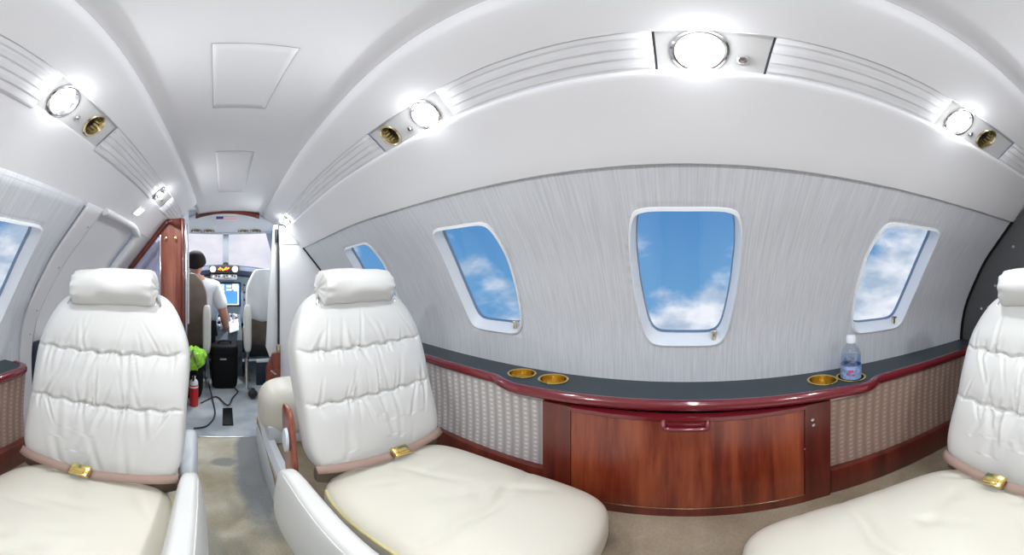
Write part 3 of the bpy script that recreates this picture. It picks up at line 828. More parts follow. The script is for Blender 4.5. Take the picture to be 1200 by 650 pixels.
    if extra == 'wood':
        bm = BM()
        def wd(q): return P(arm_a + .045 + q.x*.010 , .12 + q.y*.045 + (q.z)*.03, -.58 + q.z*.15)
        superbox(bm, wd, 5, 8); w2 = obj('side_shell', bm, 'orange_wood', t, angle=80)
        bm = BM(); fm = frame(P(arm_a+.030, .10, -.53), (-1, 0, 0), (0, 0, 1)); add_lathe(bm, [(.038, 0), (.036, .008), (.02, .011), (.001, .0115)], fm, 28, sx=1.2, sy=.7); obj('recline_lever', bm, 'kick', w2)
    else:
        bm = BM()
        def hs_(q): return P(arm_a + .010 + q.x*.026, .16 + q.y*.12, -.66 + q.z*.105)
        superbox(bm, hs_, 4, 8); obj('side_housing', bm, 'kick', t, angle=80)
    return t
seat('cream leather seat facing the camera left of the aisle, gold buckle on its brown belt', -.327, .675, 1, -1, math.radians(4), -.245, 3, 'house')
seat('cream leather seat facing the camera right of the aisle, under the small forward windows', .446, .720, 1, 1, math.radians(4), -.296, 11, 'wood')
seat('cream leather seat cut by the right picture edge beside the water bottle', .312, -.62, -1, 1, math.radians(-6), -.29, 23, 'house')
# ------------------------------------------------------------------ left side: frame strip, door, lower panel
def side_patch(y0, y1, z0, z1, off, side, ny=10, nz=40):
    bm = BM(); add_grid(bm, lambda y, z: wallp(y, z, off, side), lin(y0, y1, ny), lin(z0, z1, nz)); return bm
def fe(z): return 1.045 + .07*sstep(-.40, .22, z)       # forward edge of the frame strip
def fs(z): return .968 + .016*sstep(-.25, .05, z)
def strip_patch():
    bm = BM(); add_grid(bm, lambda t_, z: wallp(fs(z) + (fe(z)-fs(z))*t_, z, -.006, -1), lin(0, 1, 10), lin(-.83, .262, 40)); return bm
o = struct('trim_50', strip_patch(), 'rail'); solid(o, .014, 1)
bm = BM()
for z in (.19, .02, -.17, -.28): add_lathe(bm, [(.0045, 0), (.0045, .002), (.001, .003)], frame(wallp(fe(z)-.03, z, -.006, -1), (1, 0, -.3)), 12)
obj('trim_screw', bm, 'steel', o)
bm = side_patch(.955, .985, -.83, .262, .012, -1, 3); add_grid(bm, lambda t_, z: wallp(fe(z)-.015+t_*.04, z, .010, -1), lin(0, 1, 3), lin(-.83, .262, 40))
struct('trim_51', bm, 'seal')
o = struct('door_1', side_patch(1.03, 1.64, -.97, .31, .030, -1, 12, 50), 'white'); solid(o, .02, 1)
# rounded frame band at the forward end of the door
bm = BM()
pts = [wallp(1.60 - .10*sstep(.05, .26, z)*0, z, -.004, -1) for z in lin(-.9, .235, 30)]
pts += [wallp(1.58-.05*k, .24+.01*k, -.002, -1) for k in (.6, 1.4)] + [wallp(y, .258, .0, -1) for y in lin(1.48, 1.14, 8)]
add_tube(bm, pts, .018, 10)
struct('trim_52', bm, 'white')
o = struct('trim_53', side_patch(1.59, 2.2, -.97, .29, .004, -1, 14, 50), 'liner'); solid(o, .012, 1)
bm = BM()
add_grid(bm, lambda y, z: wallp(y, z, .012, -1), lin(1.05, 1.55, 8), lin(-.95, -.335, 14))
o = struct('trim_54', bm, 'navy'); solid(o, .012, 0)
# square lamp over the door
t = thing('square_lamp', 'small glowing square lamp set over the entry door', 'lamp', sec(.50, .33, 1.43, -1))
pn = Vector((.62, 0, -.78)); fm = frame(sec(.503, .327, 1.43, -1) + pn*.003, pn)
bm = BM(); add_box(bm, fm.translation, (.090, .062, .006), .002, rot=fm.to_3x3()); obj('lamp_bezel', bm, 'white', t)
bm = BM(); add_box(bm, fm.translation + pn*.003, (.074, .048, .006), .002, rot=fm.to_3x3()); obj('lamp_diffuser', bm, 'glow', t)

# ------------------------------------------------------------------ forward partitions
def clip_u(z, y): # inner half width of the shell at height z (rel), station y
    s = S(y); zz = (z+.4)/s - .4 if z > -.4 else z
    if zz <= .255: return wall_u(zz)*s
    pr = [(.255, .555), (.326, .502), (.391, .441), (.464, .360), (.513, .266), (.56, .10)]
    for (z1, u1), (z2, u2) in zip(pr, pr[1:]):
        if z1 <= zz <= z2: return (u1+(u2-u1)*(zz-z1)/(z2-z1))*s
    return .02
# left wooden partition
YL = 1.80
t = thing('wooden_partition', 'red wooden partition with a mirrored pane left of the cockpit entrance', 'partition', (-.45, YL, ZF))
top = .315
def pl(x, z, y=YL): return Vector((x, y, z))
xe = -.262
lp = [(xe, ZF), (xe, top)]
zs = lin(top+.02, -.40, 30)
lp += [(min(CX - clip_u(z, YL) - .004, xe-.02), z) for z in zs] + [(CX-clip_u(-.4, YL), ZF)]
bm = BM(); add_prism(bm, [pl(x, z) for x, z in lp], (0, .03, 0)); obj('partition_panel', bm, 'orange_wood', t, angle=30)
bm = BM()   # dark arched top band following the shell
band = []
for z in lin(.325, -.10, 26):
    u = CX - clip_u(z, YL)
    band.append((min(u+.002, xe-.005), z))
inner = [(min(x+.012, xe-.002), z-.022) for x, z in band]
lp = [(xe, .318)] + band + inner[::-1] + [(xe, .250)]
bm.free(); bm = BM()
a = [bm.verts.new(pl(x, z, YL-.012)) for x, z in [(xe, .33)] + band]; b = [bm.verts.new(pl(x, z, YL-.012)) for x, z in [(xe, .255)] + inner]
for i in range(len(a)-1): bm.faces.new((a[i], a[i+1], b[i+1], b[i]))
o = obj('arched_top', bm, 'post', t); solid(o, .012, -1)
bm = BM(); mz = [(-.385, .236), (-.405, .236)]
ml = [(-.405, -.60), (-.405, .225)] + [(max(x+.002, -1), z) for x, z in inner if x < -.415 and z < .23] + [(inner[-1][0], -.60)]
add_prism(bm, [pl(x, z, YL-.008) for x, z in ml], (0, .006, 0)); obj('mirror_pane', bm, 'mirror', t, smooth=False)
bm = BM(); add_box(bm, (-.398, YL-.010, -.18), (.010, .014, .82), .003); obj('pane_strip', bm, 'chrome', t)
bm = BM(); add_box(bm, (xe+.006, YL-.004, -.32), (.020, .05, 1.30), .006); obj('edge_post', bm, 'post', t)
bm = BM(); add_box(bm, (xe+.024, YL+.02, -.32), (.012, .05, 1.24), .004); obj('edge_strip', bm, 'chrome', t)
for x in (-.36, -.30):
    bm = BM(); add_lathe(bm, [(.007, 0), (.007, .006), (.004, .014), (.008, .018), (.001, .020)], frame((x, YL-.013, .205), (0, -1, 0), (0, 0, 1)), 14); obj('coat_hook', bm, 'gold', t)
# right white partition
YP = 2.06
t = thing('white_partition', 'white partition wall with dark curved edge seal right of the cockpit entrance', 'partition', (.6, YP, ZF))
xi = .392
zs = lin(.36, -.9, 50)
edge = [(CX + clip_u(z, YP), z) for z in zs if CX + clip_u(z, YP) > xi+.02]
lp = [(xi, ZF), (xi, edge[0][1])] + edge + [(CX+clip_u(-.9, YP), ZF)]
bm = BM(); add_prism(bm, [pl(x, z, YP) for x, z in lp], (0, .025, 0)); obj('partition_panel', bm, 'white', t, angle=30)
bm = BM(); add_tube(bm, [pl(x-.004, z, YP-.004) for x, z in [(xi, edge[0][1]+.002)] + edge], .0065, 8); obj('edge_seal', bm, 'seal', t)
bm = BM(); add_box(bm, (xi-.006, YP+.010, -.33), (.010, .04, 1.28), .003); obj('door_seal', bm, 'seal', t)
bm = BM(); add_box(bm, (.470, YP-.003, .218), (.125, .006, .042), .002); obj('placard', bm, 'paper', t)
bm = BM(); add_box(bm, (.345, YP-.06, -.80), (.075, .035, .20), .01); 
o = obj('wood_foot', bm, 'orange_wood', t)
# folded white door panel at the cockpit entrance
bm = BM()
lpd = [(.300, -.56), (.318, -.2), (.338, .1), (.352, .335), (.388, .345), (.388, -.93), (.345, -.93), (.335, -.66)]
add_prism(bm, [pl(x, z, YP+.03) for x, z in lpd], (0, .03, 0))
t = thing('folding_door', 'white folding door panel slanting beside the cockpit entrance', 'door', (.35, YP+.04, -.93))
obj('door_leaf', bm, 'cover', t, angle=30)
bm = BM(); add_box(bm, (.372, YP+.025, .26), (.014, .03, .10), .005); obj('door_pull', bm, 'seal', t)
# wooden wedge beside the door foot
bm = BM(); add_prism(bm, [pl(x, z, 1.99) for x, z in [(.285, -.87), (.285, -.70), (.33, -.58), (.385, -.57), (.385, -.87)]], (0, .03, 0))
t = thing('wooden_jamb', 'reddish wooden jamb low beside the white folding door', 'jamb', (.335, 2.0, -.87)); obj('jamb_board', bm, 'orange_wood', t, smooth=False)
bm = BM(); add_box(bm, (.335, 1.985, -.72), (.05, .008, .012), .003, rot=Matrix.Rotation(.7, 3, 'Y')); obj('latch_plate', bm, 'chrome', t)
bm = BM(); add_box(bm, (.37, 1.98, -.54), (.03, .03, .06), .008); obj('jamb_cap', bm, 'pale_gold', t)
bm = BM(); add_box(bm, (.335, 2.0, -.92), (.10, .05, .10), .004); obj('jamb_foot', bm, 'post', t)
# wooden valance over the entrance
bm = BM()
def val(i, v):
    x = -.215 + .475*i; z = .446 + .026*(1-(2*i-1)**2) - v*.040*(1.15-.3*(1-(2*i-1)**2)); return Vector((x, 2.19, z))
rows = add_grid(bm, val, lin(0, 1, 20), [0, 1]); o = obj('wooden_valance', bm, 'post'); solid(o, .02, 0)
tag(o, 'dark red wooden valance arching over the cockpit entrance', 'valance')

# bench behind the centre seat, along the aisle
t = thing('bench_seat', 'cream padded bench end beside the aisle behind the centre seat', 'bench', (.36, 1.36, ZR))
bm = BM(); superbox(bm, lambda q: Vector((.36+q.x*.205*(1 - .05*q.z), 1.33+q.y*.155, -.66+q.z*.125)), 3.4, 20); obj('bench_cushion', bm, 'leather_seat', t, angle=80)
bm = BM(); add_box(bm, (.37, 1.34, ZR+.05), (.38, .29, .10), .01); obj('bench_base', bm, 'kick', t)
# grey aft bulkhead
bm = BM(); YA = -1.27
zs = lin(.50, -.83, 40)
lp = [(CX + clip_u(z, YA) + .0, z) for z in zs]; lp2 = [(CX - clip_u(z, YA), z) for z in zs[::-1]]
add_prism(bm, [pl(x, z, YA) for x, z in lp + [(.8, ZF), (-.7, ZF)] + lp2], (0, -.03, 0)); o = struct('wall_aft', bm, 'grey', smooth=False)
bm = BM()
for x, z in ((.76, -.18), (.72, -.07), (.80, -.19), (.62, .12)): add_lathe(bm, [(.007, 0), (.007, .002), (.001, .003)], frame((x, YA, z), (0, 1, 0), (0, 0, 1)), 12)
obj('bulkhead_screw', bm, 'chrome', o)
bm = BM(); add_tube(bm, [pl(x-.006, z, YA+.006) for x, z in lp], .007, 8); obj('bulkhead_seal', bm, 'black', o)
bm = BM(); add_box(bm, (0, -1.315, -.2), (2.0, .02, 1.7)); struct('wall_aft_outer', bm, 'grey', smooth=False)

# ------------------------------------------------------------------ cockpit shell
YW = 3.28
bm = BM()   # side walls and roof of the cockpit
for sd in (-1, 1):
    add_grid(bm, lambda y, z: Vector((CX*.4 + sd*(.80 - .16*(y-2.1)) * (1 if z < .1 else 1-.5*(z-.1)), y, z)), lin(2.06, 3.5, 10), lin(ZF, .46, 12))
o = struct('wall_forward', bm, 'panelgrey'); solid(o, .02, 1)
bm = BM(); add_grid(bm, lambda x, y: Vector((x, y, .47-.02*(y-2.2))), lin(-.85, .9, 6), lin(2.20, 3.06, 6)); o = struct('ceiling_cockpit', bm, 'liner'); solid(o, .015, 1)
bm = BM(); add_box(bm, (0, 3.46, -.50), (1.6, .04, 1.0)); add_box(bm, (0, 3.08, .53), (1.7, .04, .18)); struct('wall_nose', bm, 'shield', smooth=False)
# bulkhead fillers above / beside partitions so no sky shows round them
bm = BM(); add_box(bm, (0, 2.235, .62), (2.0, .03, .30)); add_box(bm, (-.62, 2.215, .2), (.70, .03, 1.2)); add_box(bm, (.70, 2.215, .2), (.60, .03, 1.2)); struct('trim_55', bm, 'liner', smooth=False)
# windscreen panes and post
for n, x0, x1 in ((8, -.72, -.015), (9, .045, .75)):
    bm = BM(); add_prism(bm, [(x0, 3.40, .02), (x1, 3.40, .02), (x1, 3.05, .45), (x0, 3.05, .45)], (0, .006, .006)); o = struct('window_%d' % n, bm, 'pane', smooth=False)
bm = BM(); add_prism(bm, [(-.020, 3.385, .01), (.050, 3.385, .01), (.045, 3.04, .425), (-.015, 3.04, .425)], (0, .03, .03))
t = thing('windscreen_post', 'light grey centre post between the two windscreen panes', 'post', (.015, 3.2, .02)); obj('post_bar', bm, 'kick', t, smooth=False)
bm = BM(); add_box(bm, (.015, 3.02, .395), (.06, .04, .05), .012); obj('post_bracket', bm, 'steel', t)
bm = BM(); add_lathe(bm, [(.010, 0), (.030, .005), (.034, .03), (.020, .055), (.006, .06)], T(.015, 3.30, .045), 20); obj('compass', bm, 'seal', t)
# overhead panel
t = thing('overhead_panel', 'white overhead panel with four round vents above the windscreen', 'overhead panel', (.015, 2.6, .40))
bm = BM()
def ov(u, v):
    hw = .23 + .22*sstep(0, .6, v) ; y = 2.25 + .65*v; z = .445 - .045*v - .012*math.cos(u*PI/2)*0 - .02*v*(1-u*u)
    return Vector((.015 + u*hw, y, z))
rows = add_grid(bm, ov, lin(-1, 1, 21), lin(0, 1, 12)); o = obj('panel_shell', bm, 'white', t); solid(o, .02, 1)
bm = BM(); add_tube(bm, [ov(u, 1) + Vector((0, 0, -.003)) for u in lin(-1, 1, 21)], .010, 8); obj('panel_lip', bm, 'kick', t)
for u in (-.62, -.36, .36, .62):
    p = ov(u, .80) + Vector((0, -.0, -.006)); fm = frame(p, (0, -.35, -1))
    bm = BM(); add_lathe(bm, [(.044, 0), (.044, .006), (.034, .008), (.030, .002), (.012, .012), (.001, .014)], fm, 24, sx=.8, sy=1.2); av = obj('air_vent', bm, 'pale_gold', t); bm = BM(); add_lathe(bm, [(.026, .004), (.020, .010), (.001, .011)], fm, 20, sx=.8, sy=1.2); obj('vent_core', bm, 'seal', av)
    if abs(u) > .5:
        Lc = bpy.data.lights.new('cockpit_fill', 'AREA'); Lc.shape = 'DISK'; Lc.energy = 8; Lc.size = .05; Lc.color = (.93, .97, 1)  # fill light added at the outer vents to brighten the cockpit
        lc = bpy.data.objects.new('cockpit_fill', Lc); C.objects.link(lc); lc.location = (p.x, p.y, p.z - .02 + ZC)
bm = BM(); p = ov(-.0, .06); fl = thing('flag_sticker', 'small blue and red striped flag sticker on the overhead panel', 'sticker', (p.x, p.y, .425))
def flagq(x0, x1, z0, z1):
    b = BM(); add_box(b, ((x0+x1)/2, 2.240, (z0+z1)/2), (x1-x0, .004, z1-z0)); return b
obj('flag_canton', flagq(-.062, -.008, .404, .425), 'flag_blue', fl, smooth=False)
for k in range(5): obj('flag_stripe', flagq(-.008, .090, .404+.0042*k, .404+.0042*(k+1)), 'flag_red' if k % 2 == 0 else 'paper', fl, smooth=False)
fl2 = obj('flag_backing', flagq(-.064, .092, .402, .428), 'paper', fl, smooth=False); fl2.location.y += .003
# glareshield and instrument panel
bm = BM()
def gs(i, v):
    x = -.50 + 1.03*i; c = math.cos((i-.45)*PI*.9)
    pr = [(3.36, .055), (3.05, .062), (2.97, .052), (2.955, .02), (2.965, -.015), (3.00, -.03)]
    y, z = pr[int(v)]; return Vector((x, y + (1-c)*-.02, z - .05*(abs(i-.45)*2)**1.6))
add_grid(bm, gs, lin(0, 1, 30), list(range(6))); 
t = thing('glareshield', 'dark blue padded glareshield under the windscreen', 'glareshield', (.015, 3.1, -.03)); o = obj('shield_pad', bm, 'shield', t); solid(o, .01, 1)
t = thing('instrument_panel', 'grey cockpit instrument panel with amber lights and a blue screen', 'instrument panel', (.015, 3.0, -.70))
bm = BM(); add_box(bm, (.015, 3.06, -.28), (1.10, .06, .52), .01); obj('panel_board', bm, 'panelgrey', t)
bm = BM(); add_box(bm, (.0, 2.945, .022), (.30, .05, .085), .01); an = obj('annunciator_box', bm, 'seal', t)
amb = [(-.050, .018), (-.036, .030), (-.036, .010), (-.020, .020), (-.010, .008), (.002, .014), (.014, .020), (.020, .032), (.026, .012), (.038, .024), (.046, .030)]
for i, (x, z) in enumerate(amb):
    bm = BM(); add_box(bm, (x-.005, 2.918, z+.005), (.014, .006, .011), .001, rot=Matrix.Rotation(.5*((i % 3)-1), 3, 'Y')); obj('warning_light', bm, 'redlight' if i in (2, 8) else 'amber', an, smooth=False)
for x in (-.115, .105):
    bm = BM(); fm = frame((x, 2.918, .022), (0, -1, 0), (0, 0, 1)); add_lathe(bm, [(.030, 0), (.030, .006), (.024, .007), (.022, .003), (.001, .003)], fm, 24); g = obj('dial', bm, 'white', an)
bm = BM(); add_box(bm, (-.005, 2.955, -.055), (.27, .05, .06), .012); sw = obj('switch_box', bm, 'steel', t)
for k in range(9):
    bm = BM(); add_box(bm, (-.11+.027*k, 2.926, -.050+.008*(k % 2)), (.013, .012, .020), .003); obj('switch', bm, 'seal' if k % 3 else 'white', sw)
bm = BM(); add_box(bm, (.045, 3.02, -.235), (.250, .03, .250), .008); ms = obj('display_bezel', bm, 'seal', t)
bm = BM(); add_box(bm, (.045, 3.004, -.235), (.215, .006, .215), .001); sc = obj('display_screen', bm, 'screen', ms, smooth=False)
for (x, z, w_, h_) in ((-.03, -.155, .05, .05), (.045, -.150, .05, .022), (.045, -.185, .055, .020), (.11, -.155, .06, .055), (.045, -.338, .20, .008), (.14, -.24, .010, .18), (-.02, -.20, .04, .02), (.118, -.193, .045, .014)):
    bm = BM(); add_box(bm, (x, 3.000, z), (w_, .003, h_)); obj('screen_symbol', bm, 'screenwhite', sc, smooth=False)
for (x0, n_) in ((.205, 6), (.25, 6)):
    for k in range(n_):
        bm = BM(); add_lathe(bm, [(.010, 0), (.010, .012), (.007, .016), (.001, .016)], frame((x0, 3.03, -.14-.038*k), (0, -1, 0), (0, 0, 1)), 12); obj('knob', bm, 'steel' if k % 2 else 'seal', t)
for (x, z) in ((.34, -.17), (.34, -.28), (-.20, -.17), (-.20, -.28), (.44, -.22)):
    bm = BM(); fm = frame((x, 3.03, z), (0, -1, 0), (0, 0, 1)); add_lathe(bm, [(.046, 0), (.046, .010), (.040, .012), (.036, .006), (.001, .006)], fm, 28); g = obj('gauge', bm, 'seal', t)
    bm = BM(); add_box(bm, (x, 3.020, z+.012), (.004, .003, .030), rot=Matrix.Rotation(.6, 3, 'Y')); obj('needle', bm, 'screenwhite', g, smooth=False)
# pedestal with levers
t = thing('centre_pedestal', 'grey cockpit pedestal with switches and levers between the cockpit seats', 'pedestal', (.03, 2.86, ZF))
bm = BM(); add_prism(bm, [(-.08, 2.98, -.46), (-.08, 2.66, -.56), (-.08, 2.60, -.62), (-.08, 2.60, ZF), (-.08, 3.02, ZF), (-.08, 3.02, -.44)], (.24, 0, 0)); pd = obj('pedestal_body', bm, M['pedestal'], t, smooth=False)
for i in range(4):
    for j in range(4):
        x = -.05+.055*i; y = 2.72+.07*j; z = -.54+.315*(y-2.66)+.004
        bm = BM(); add_lathe(bm, [(.016, 0), (.015, .012), (.009, .020), (.001, .021)], frame((x, y, z), (0, -.3, 1)), 12); obj('knob', bm, 'seal' if (i+j) % 2 else 'white', pd)
for x in (.0, .05, .09):
    bm = BM(); add_tube(bm, [(x, 2.78, -.52), (x, 2.76, -.42), (x, 2.75, -.40)], [.007, .007, .013], 8); obj('lever', bm, 'steel', pd)
bm = BM(); add_prism(bm, [(.045, 2.60, -.555), (.13, 2.60, -.53), (.13, 2.80, -.46), (.045, 2.78, -.475)], (0, 0, .006)); o = obj('paper_sheet', bm, 'paper', smooth=False); tag(o, 'white paper sheet lying on the cockpit pedestal', 'paper')

# cockpit seats
def cockpit_seat(x, y, label, covered):
    t = thing('cockpit_seat', label, 'seat', (x, y+.2, ZF), 'cockpit seats')
    bm = BM()
    def bk(q): return Vector((x + q.x*(.185-.03*sstep(.4, 1, q.z)), y - .045*q.z + q.y*.05 + .006*math.sin(q.x*9)*(1 if q.y < 0 else 0), -.335 + q.z*.325))
    superbox(bm, bk, 4, 20); b = obj('backrest', bm, 'brown', t, angle=80)
    if covered:
        bm = BM()
        def cv(q): return Vector((x + .012 + q.x*(.205-.05*sstep(.2, 1, q.z)) , y - .045*(.135+q.z*.222)/.325 + q.y*.076 + .006*math.sin(q.x*11+q.z*3), -.200 + q.z*.222 + .010*math.sin(q.x*6)*(q.z < 0)))
        superbox(bm, cv, 7, 24); obj('seat_cover', bm, 'cover', b, angle=80, label='white cloth cover over the backrest')
    bm = BM(); superbox(bm, lambda q: Vector((x+q.x*.21, y+.25+q.y*.23, -.60+q.z*.07)), 5, 12); obj('seat_pad', bm, 'brown', t, angle=80)
    for s in (-1, 1):
        bm = BM(); superbox(bm, lambda q: Vector((x+s*.190+q.x*.032, y-.12+q.y*.045, -.470+q.z*.20)), 4.5, 12); a = obj('armrest', bm, 'leather', t, angle=80, label='upright folded cream armrest')
    for s in (-1, 1):
        bm = BM()
        add_tube(bm, [(x+s*.17, y-.02, -.62), (x+s*.19, y-.02, -.80), (x+s*.19, y+.02, ZF+.02)], .016, 8)
        add_box(bm, (x+s*.19, y+.18, ZF+.02), (.035, .50, .04), .006)
        obj('seat_frame', bm, 'steel', t)
    bm = BM(); add_box(bm, (x, y+.20, -.70), (.34, .36, .12), .02); obj('seat_pan', bm, 'seal', t)
cockpit_seat(-.330, 2.46, 'brown leather pilot seat with cream armrest behind the seated person', False)
cockpit_seat(.378, 2.50, 'empty copilot seat under a white cloth cover with cream armrest', True)

# ------------------------------------------------------------------ person in the left cockpit seat
def skin_obj(name, verts, edges, m, parent, sub=2, root=0):
    me = bpy.data.meshes.new(name); base = LOC[parent.name]
    me.from_pydata([Vector(v[0])-base for v in verts], edges, []); o = bpy.data.objects.new(name, me); C.objects.link(o)
    s = o.modifiers.new('Skin', 'SKIN'); s.use_smooth_shade = True; s.branch_smoothing = .4
    sd = me.skin_vertices[0].data
    for i, v in enumerate(verts): sd[i].radius = v[1] if isinstance(v[1], tuple) else (v[1], v[1]); sd[i].use_root = (i == root)
    u = o.modifiers.new('Subsurf', 'SUBSURF'); u.levels = sub; u.render_levels = sub
    me.materials.append(M[m]); o.parent = parent; LOC[o.name] = base.copy()
    return o
t = thing('person', 'person in white short-sleeved shirt seen from behind, reaching down to the pedestal', 'person', (-.26, 2.66, -.62))
px, py = -.250, 2.68
V = [((px, py, -.52), (.13, .10)), ((px+.01, py-.02, -.36), (.13, .10)), ((px+.02, py-.03, -.20), (.15, .10)), ((px+.01, py-.02, -.095), (.11, .08)), ((px-.005, py, -.025), (.050, .052)), ((px-.012, py+.005, .03), (.062, .070)), ((px-.014, py+.008, .085), (.080, .095)), ((px-.014, py+.005, .140), (.062, .075)),
     # right arm
     ((px+.165, py, -.135), .062), ((px+.215, py-.01, -.27), .052), ((px+.245, py-.02, -.40), .043), ((px+.262, py+.02, -.50), .036), ((px+.27, py+.055, -.575), .027), ((px+.272, py+.075, -.625), (.034, .018)),
     # left arm
     ((px-.155, py, -.135), .060), ((px-.20, py+.03, -.28), .050), ((px-.21, py+.08, -.40), .042), ((px-.16, py+.22, -.36), .034), ((px-.13, py+.27, -.34), (.032, .018)),
     # legs
     ((px+.09, py+.06, -.55), .085), ((px+.11, py+.30, -.55), .066), ((px+.11, py+.34, -.74), .052), ((px+.11, py+.36, -.90), .040), ((px+.11, py+.43, -.93), .036),
     ((px-.09, py+.06, -.55), .085), ((px-.11, py+.30, -.55), .066), ((px-.11, py+.34, -.74), .052), ((px-.11, py+.36, -.90), .040), ((px-.11, py+.43, -.93), .036)]
E = [(0, 1), (1, 2), (2, 3), (3, 4), (4, 5), (5, 6), (6, 7), (3, 8), (8, 9), (9, 10), (10, 11), (11, 12), (12, 13), (3, 14), (14, 15), (15, 16), (16, 17), (17, 18), (0, 19), (19, 20), (20, 21), (21, 22), (22, 23), (0, 24), (24, 25), (25, 26), (26, 27), (27, 28)]
def fingers(wrist, i0, dirv, side):
    dirv = Vector(dirv).normalized(); lat = Vector((1, 0, 0)) if abs(dirv.x) < .8 else Vector((0, 0, 1))
    for k, l in enumerate((.060, .070, .066, .052)):
        a = Vector(wrist) + lat*(-.024+.016*k) + dirv*.02
        n0 = len(V); V.append((tuple(a), .009)); V.append((tuple(a+dirv*l*.5+Vector((0, .006, 0))), .0085)); V.append((tuple(a+dirv*l*.85+Vector((0, .020, -.004))), .0075))
        E.extend([(i0, n0), (n0, n0+1), (n0+1, n0+2)])
    a = Vector(wrist) + lat*side*.034 - dirv*.01; n0 = len(V); V.append((tuple(a), .011)); V.append((tuple(a+dirv*.035+lat*side*.012), .009)); E.extend([(i0, n0), (n0, n0+1)])
fingers(V[13][0], 13, (0, .35, -1), -1); fingers(V[18][0], 18, (.2, 1, .0), 1)
# nose and ears
hx, hy, hz_ = px-.014, py+.008, .075
n0 = len(V); V += [((hx, hy+.105, hz_-.010), (.012, .012)), ((hx+.086, hy, hz_-.01), (.008, .020)), ((hx-.086, hy, hz_-.01), (.008, .020))]
E += [(6, n0), (6, n0+1), (6, n0+2)]
skin_obj('body', V, E, 'skin', t)
G = .012
SV = [((px, py, -.56), (.150, .118)), ((px+.01, py-.02, -.36), (.148, .116)), ((px+.02, py-.03, -.20), (.168, .116)), ((px+.01, py-.02, -.105), (.122, .092)), ((px, py-.004, -.055), (.066, .064)),
      ((px+.165, py, -.135), .076), ((px+.212, py-.01, -.27), .068), ((px+.235, py-.018, -.355), .064), ((px-.155, py, -.135), .074), ((px-.20, py+.03, -.28), .066), ((px-.207, py+.06, -.35), .062)]
skin_obj('shirt', SV, [(0, 1), (1, 2), (2, 3), (3, 4), (3, 5), (5, 6), (6, 7), (3, 8), (8, 9), (9, 10)], 'shirt', t)
TV = [((px, py, -.57), (.145, .11)), ((px+.09, py+.06, -.56), .098), ((px+.11, py+.30, -.555), .078), ((px+.11, py+.34, -.74), .064), ((px+.11, py+.36, -.88), .055), ((px-.09, py+.06, -.56), .098), ((px-.11, py+.30, -.555), .078), ((px-.11, py+.34, -.74), .064), ((px-.11, py+.36, -.88), .055)]
skin_obj('trousers', TV, [(0, 1), (1, 2), (2, 3), (3, 4), (0, 5), (5, 6), (6, 7), (7, 8)], 'trousers', t)
bm = BM()
def hairf(th, ph):
    d = Vector((math.cos(th)*math.sin(ph), math.sin(th)*math.sin(ph), math.cos(ph)))
    return Vector((hx + d.x*.093, hy - .004 + d.y*.108, .082 + d.z*.112))
def phmax(th):   # hairline: low at the nape, high at the brow
    b = (math.sin(th)+1)/2
    return 2.12 - 1.10*b
add_grid(bm, lambda th, v: hairf(th, .02 + v*(phmax(th)-.02)), lin(0, 2*PI*35/36, 36), lin(0, 1, 14), closed=True)
o = obj('hair', bm, 'hair', t); solid(o, .004, 1)

# ------------------------------------------------------------------ loose things on the floor by the cockpit
t = thing('flight_bag', 'black boxy flight bag on the floor between the cockpit seats', 'bag', (.0, 2.33, ZF))
bm = BM(); superbox(bm, lambda q: Vector((.0+q.x*.105, 2.36+q.y*.08, -.785+q.z*.185)), 6, 14); obj('bag_body', bm, 'black', t, angle=80)
bm = BM(); superbox(bm, lambda q: Vector((.0+q.x*.108, 2.36+q.y*.084, -.635+q.z*.045)), 6, 10); fl = obj('bag_flap', bm, 'black', t, angle=80)
bm = BM(); add_box(bm, (-.01, 2.272, -.70), (.05, .006, .012), .002); obj('bag_clasp', bm, 'steel', t)
bm = BM(); add_tube(bm, smooth_path([(-.05, 2.36, -.60), (-.045, 2.36, -.575), (0, 2.36, -.565), (.045, 2.36, -.575), (.05, 2.36, -.60)], 5), .007, 8); obj('bag_handle', bm, 'black', t)
# extinguisher
ex, ey = -.205, 1.965
t = thing('fire_extinguisher', 'small red fire extinguisher with white top standing on the floor behind the left seat', 'fire extinguisher', (ex, ey, ZF))
m = T(ex, ey, ZF)
bm = BM(); add_lathe(bm, [(.024, 0), (.029, .004), (.030, .012), (.030, .170), (.026, .185), (.018, .196)], m, 28); obj('cylinder', bm, 'red', t)
bm = BM(); add_lathe(bm, [(.0305, .150), (.031, .152), (.028, .190), (.022, .205), (.013, .212), (.012, .235), (.001, .236)], m, 24); vv_ = obj('valve', bm, 'white', t)
bm = BM(); add_box(bm, (ex, ey-.02, ZF+.238), (.014, .075, .010), .003); add_box(bm, (ex, ey-.025, ZF+.220), (.012, .06, .008), .002); obj('lever', bm, 'black', t)
bm = BM(); add_box(bm, (ex, ey+.036, ZF+.09), (.05, .012, .14), .004); obj('bracket', bm, 'black', t)
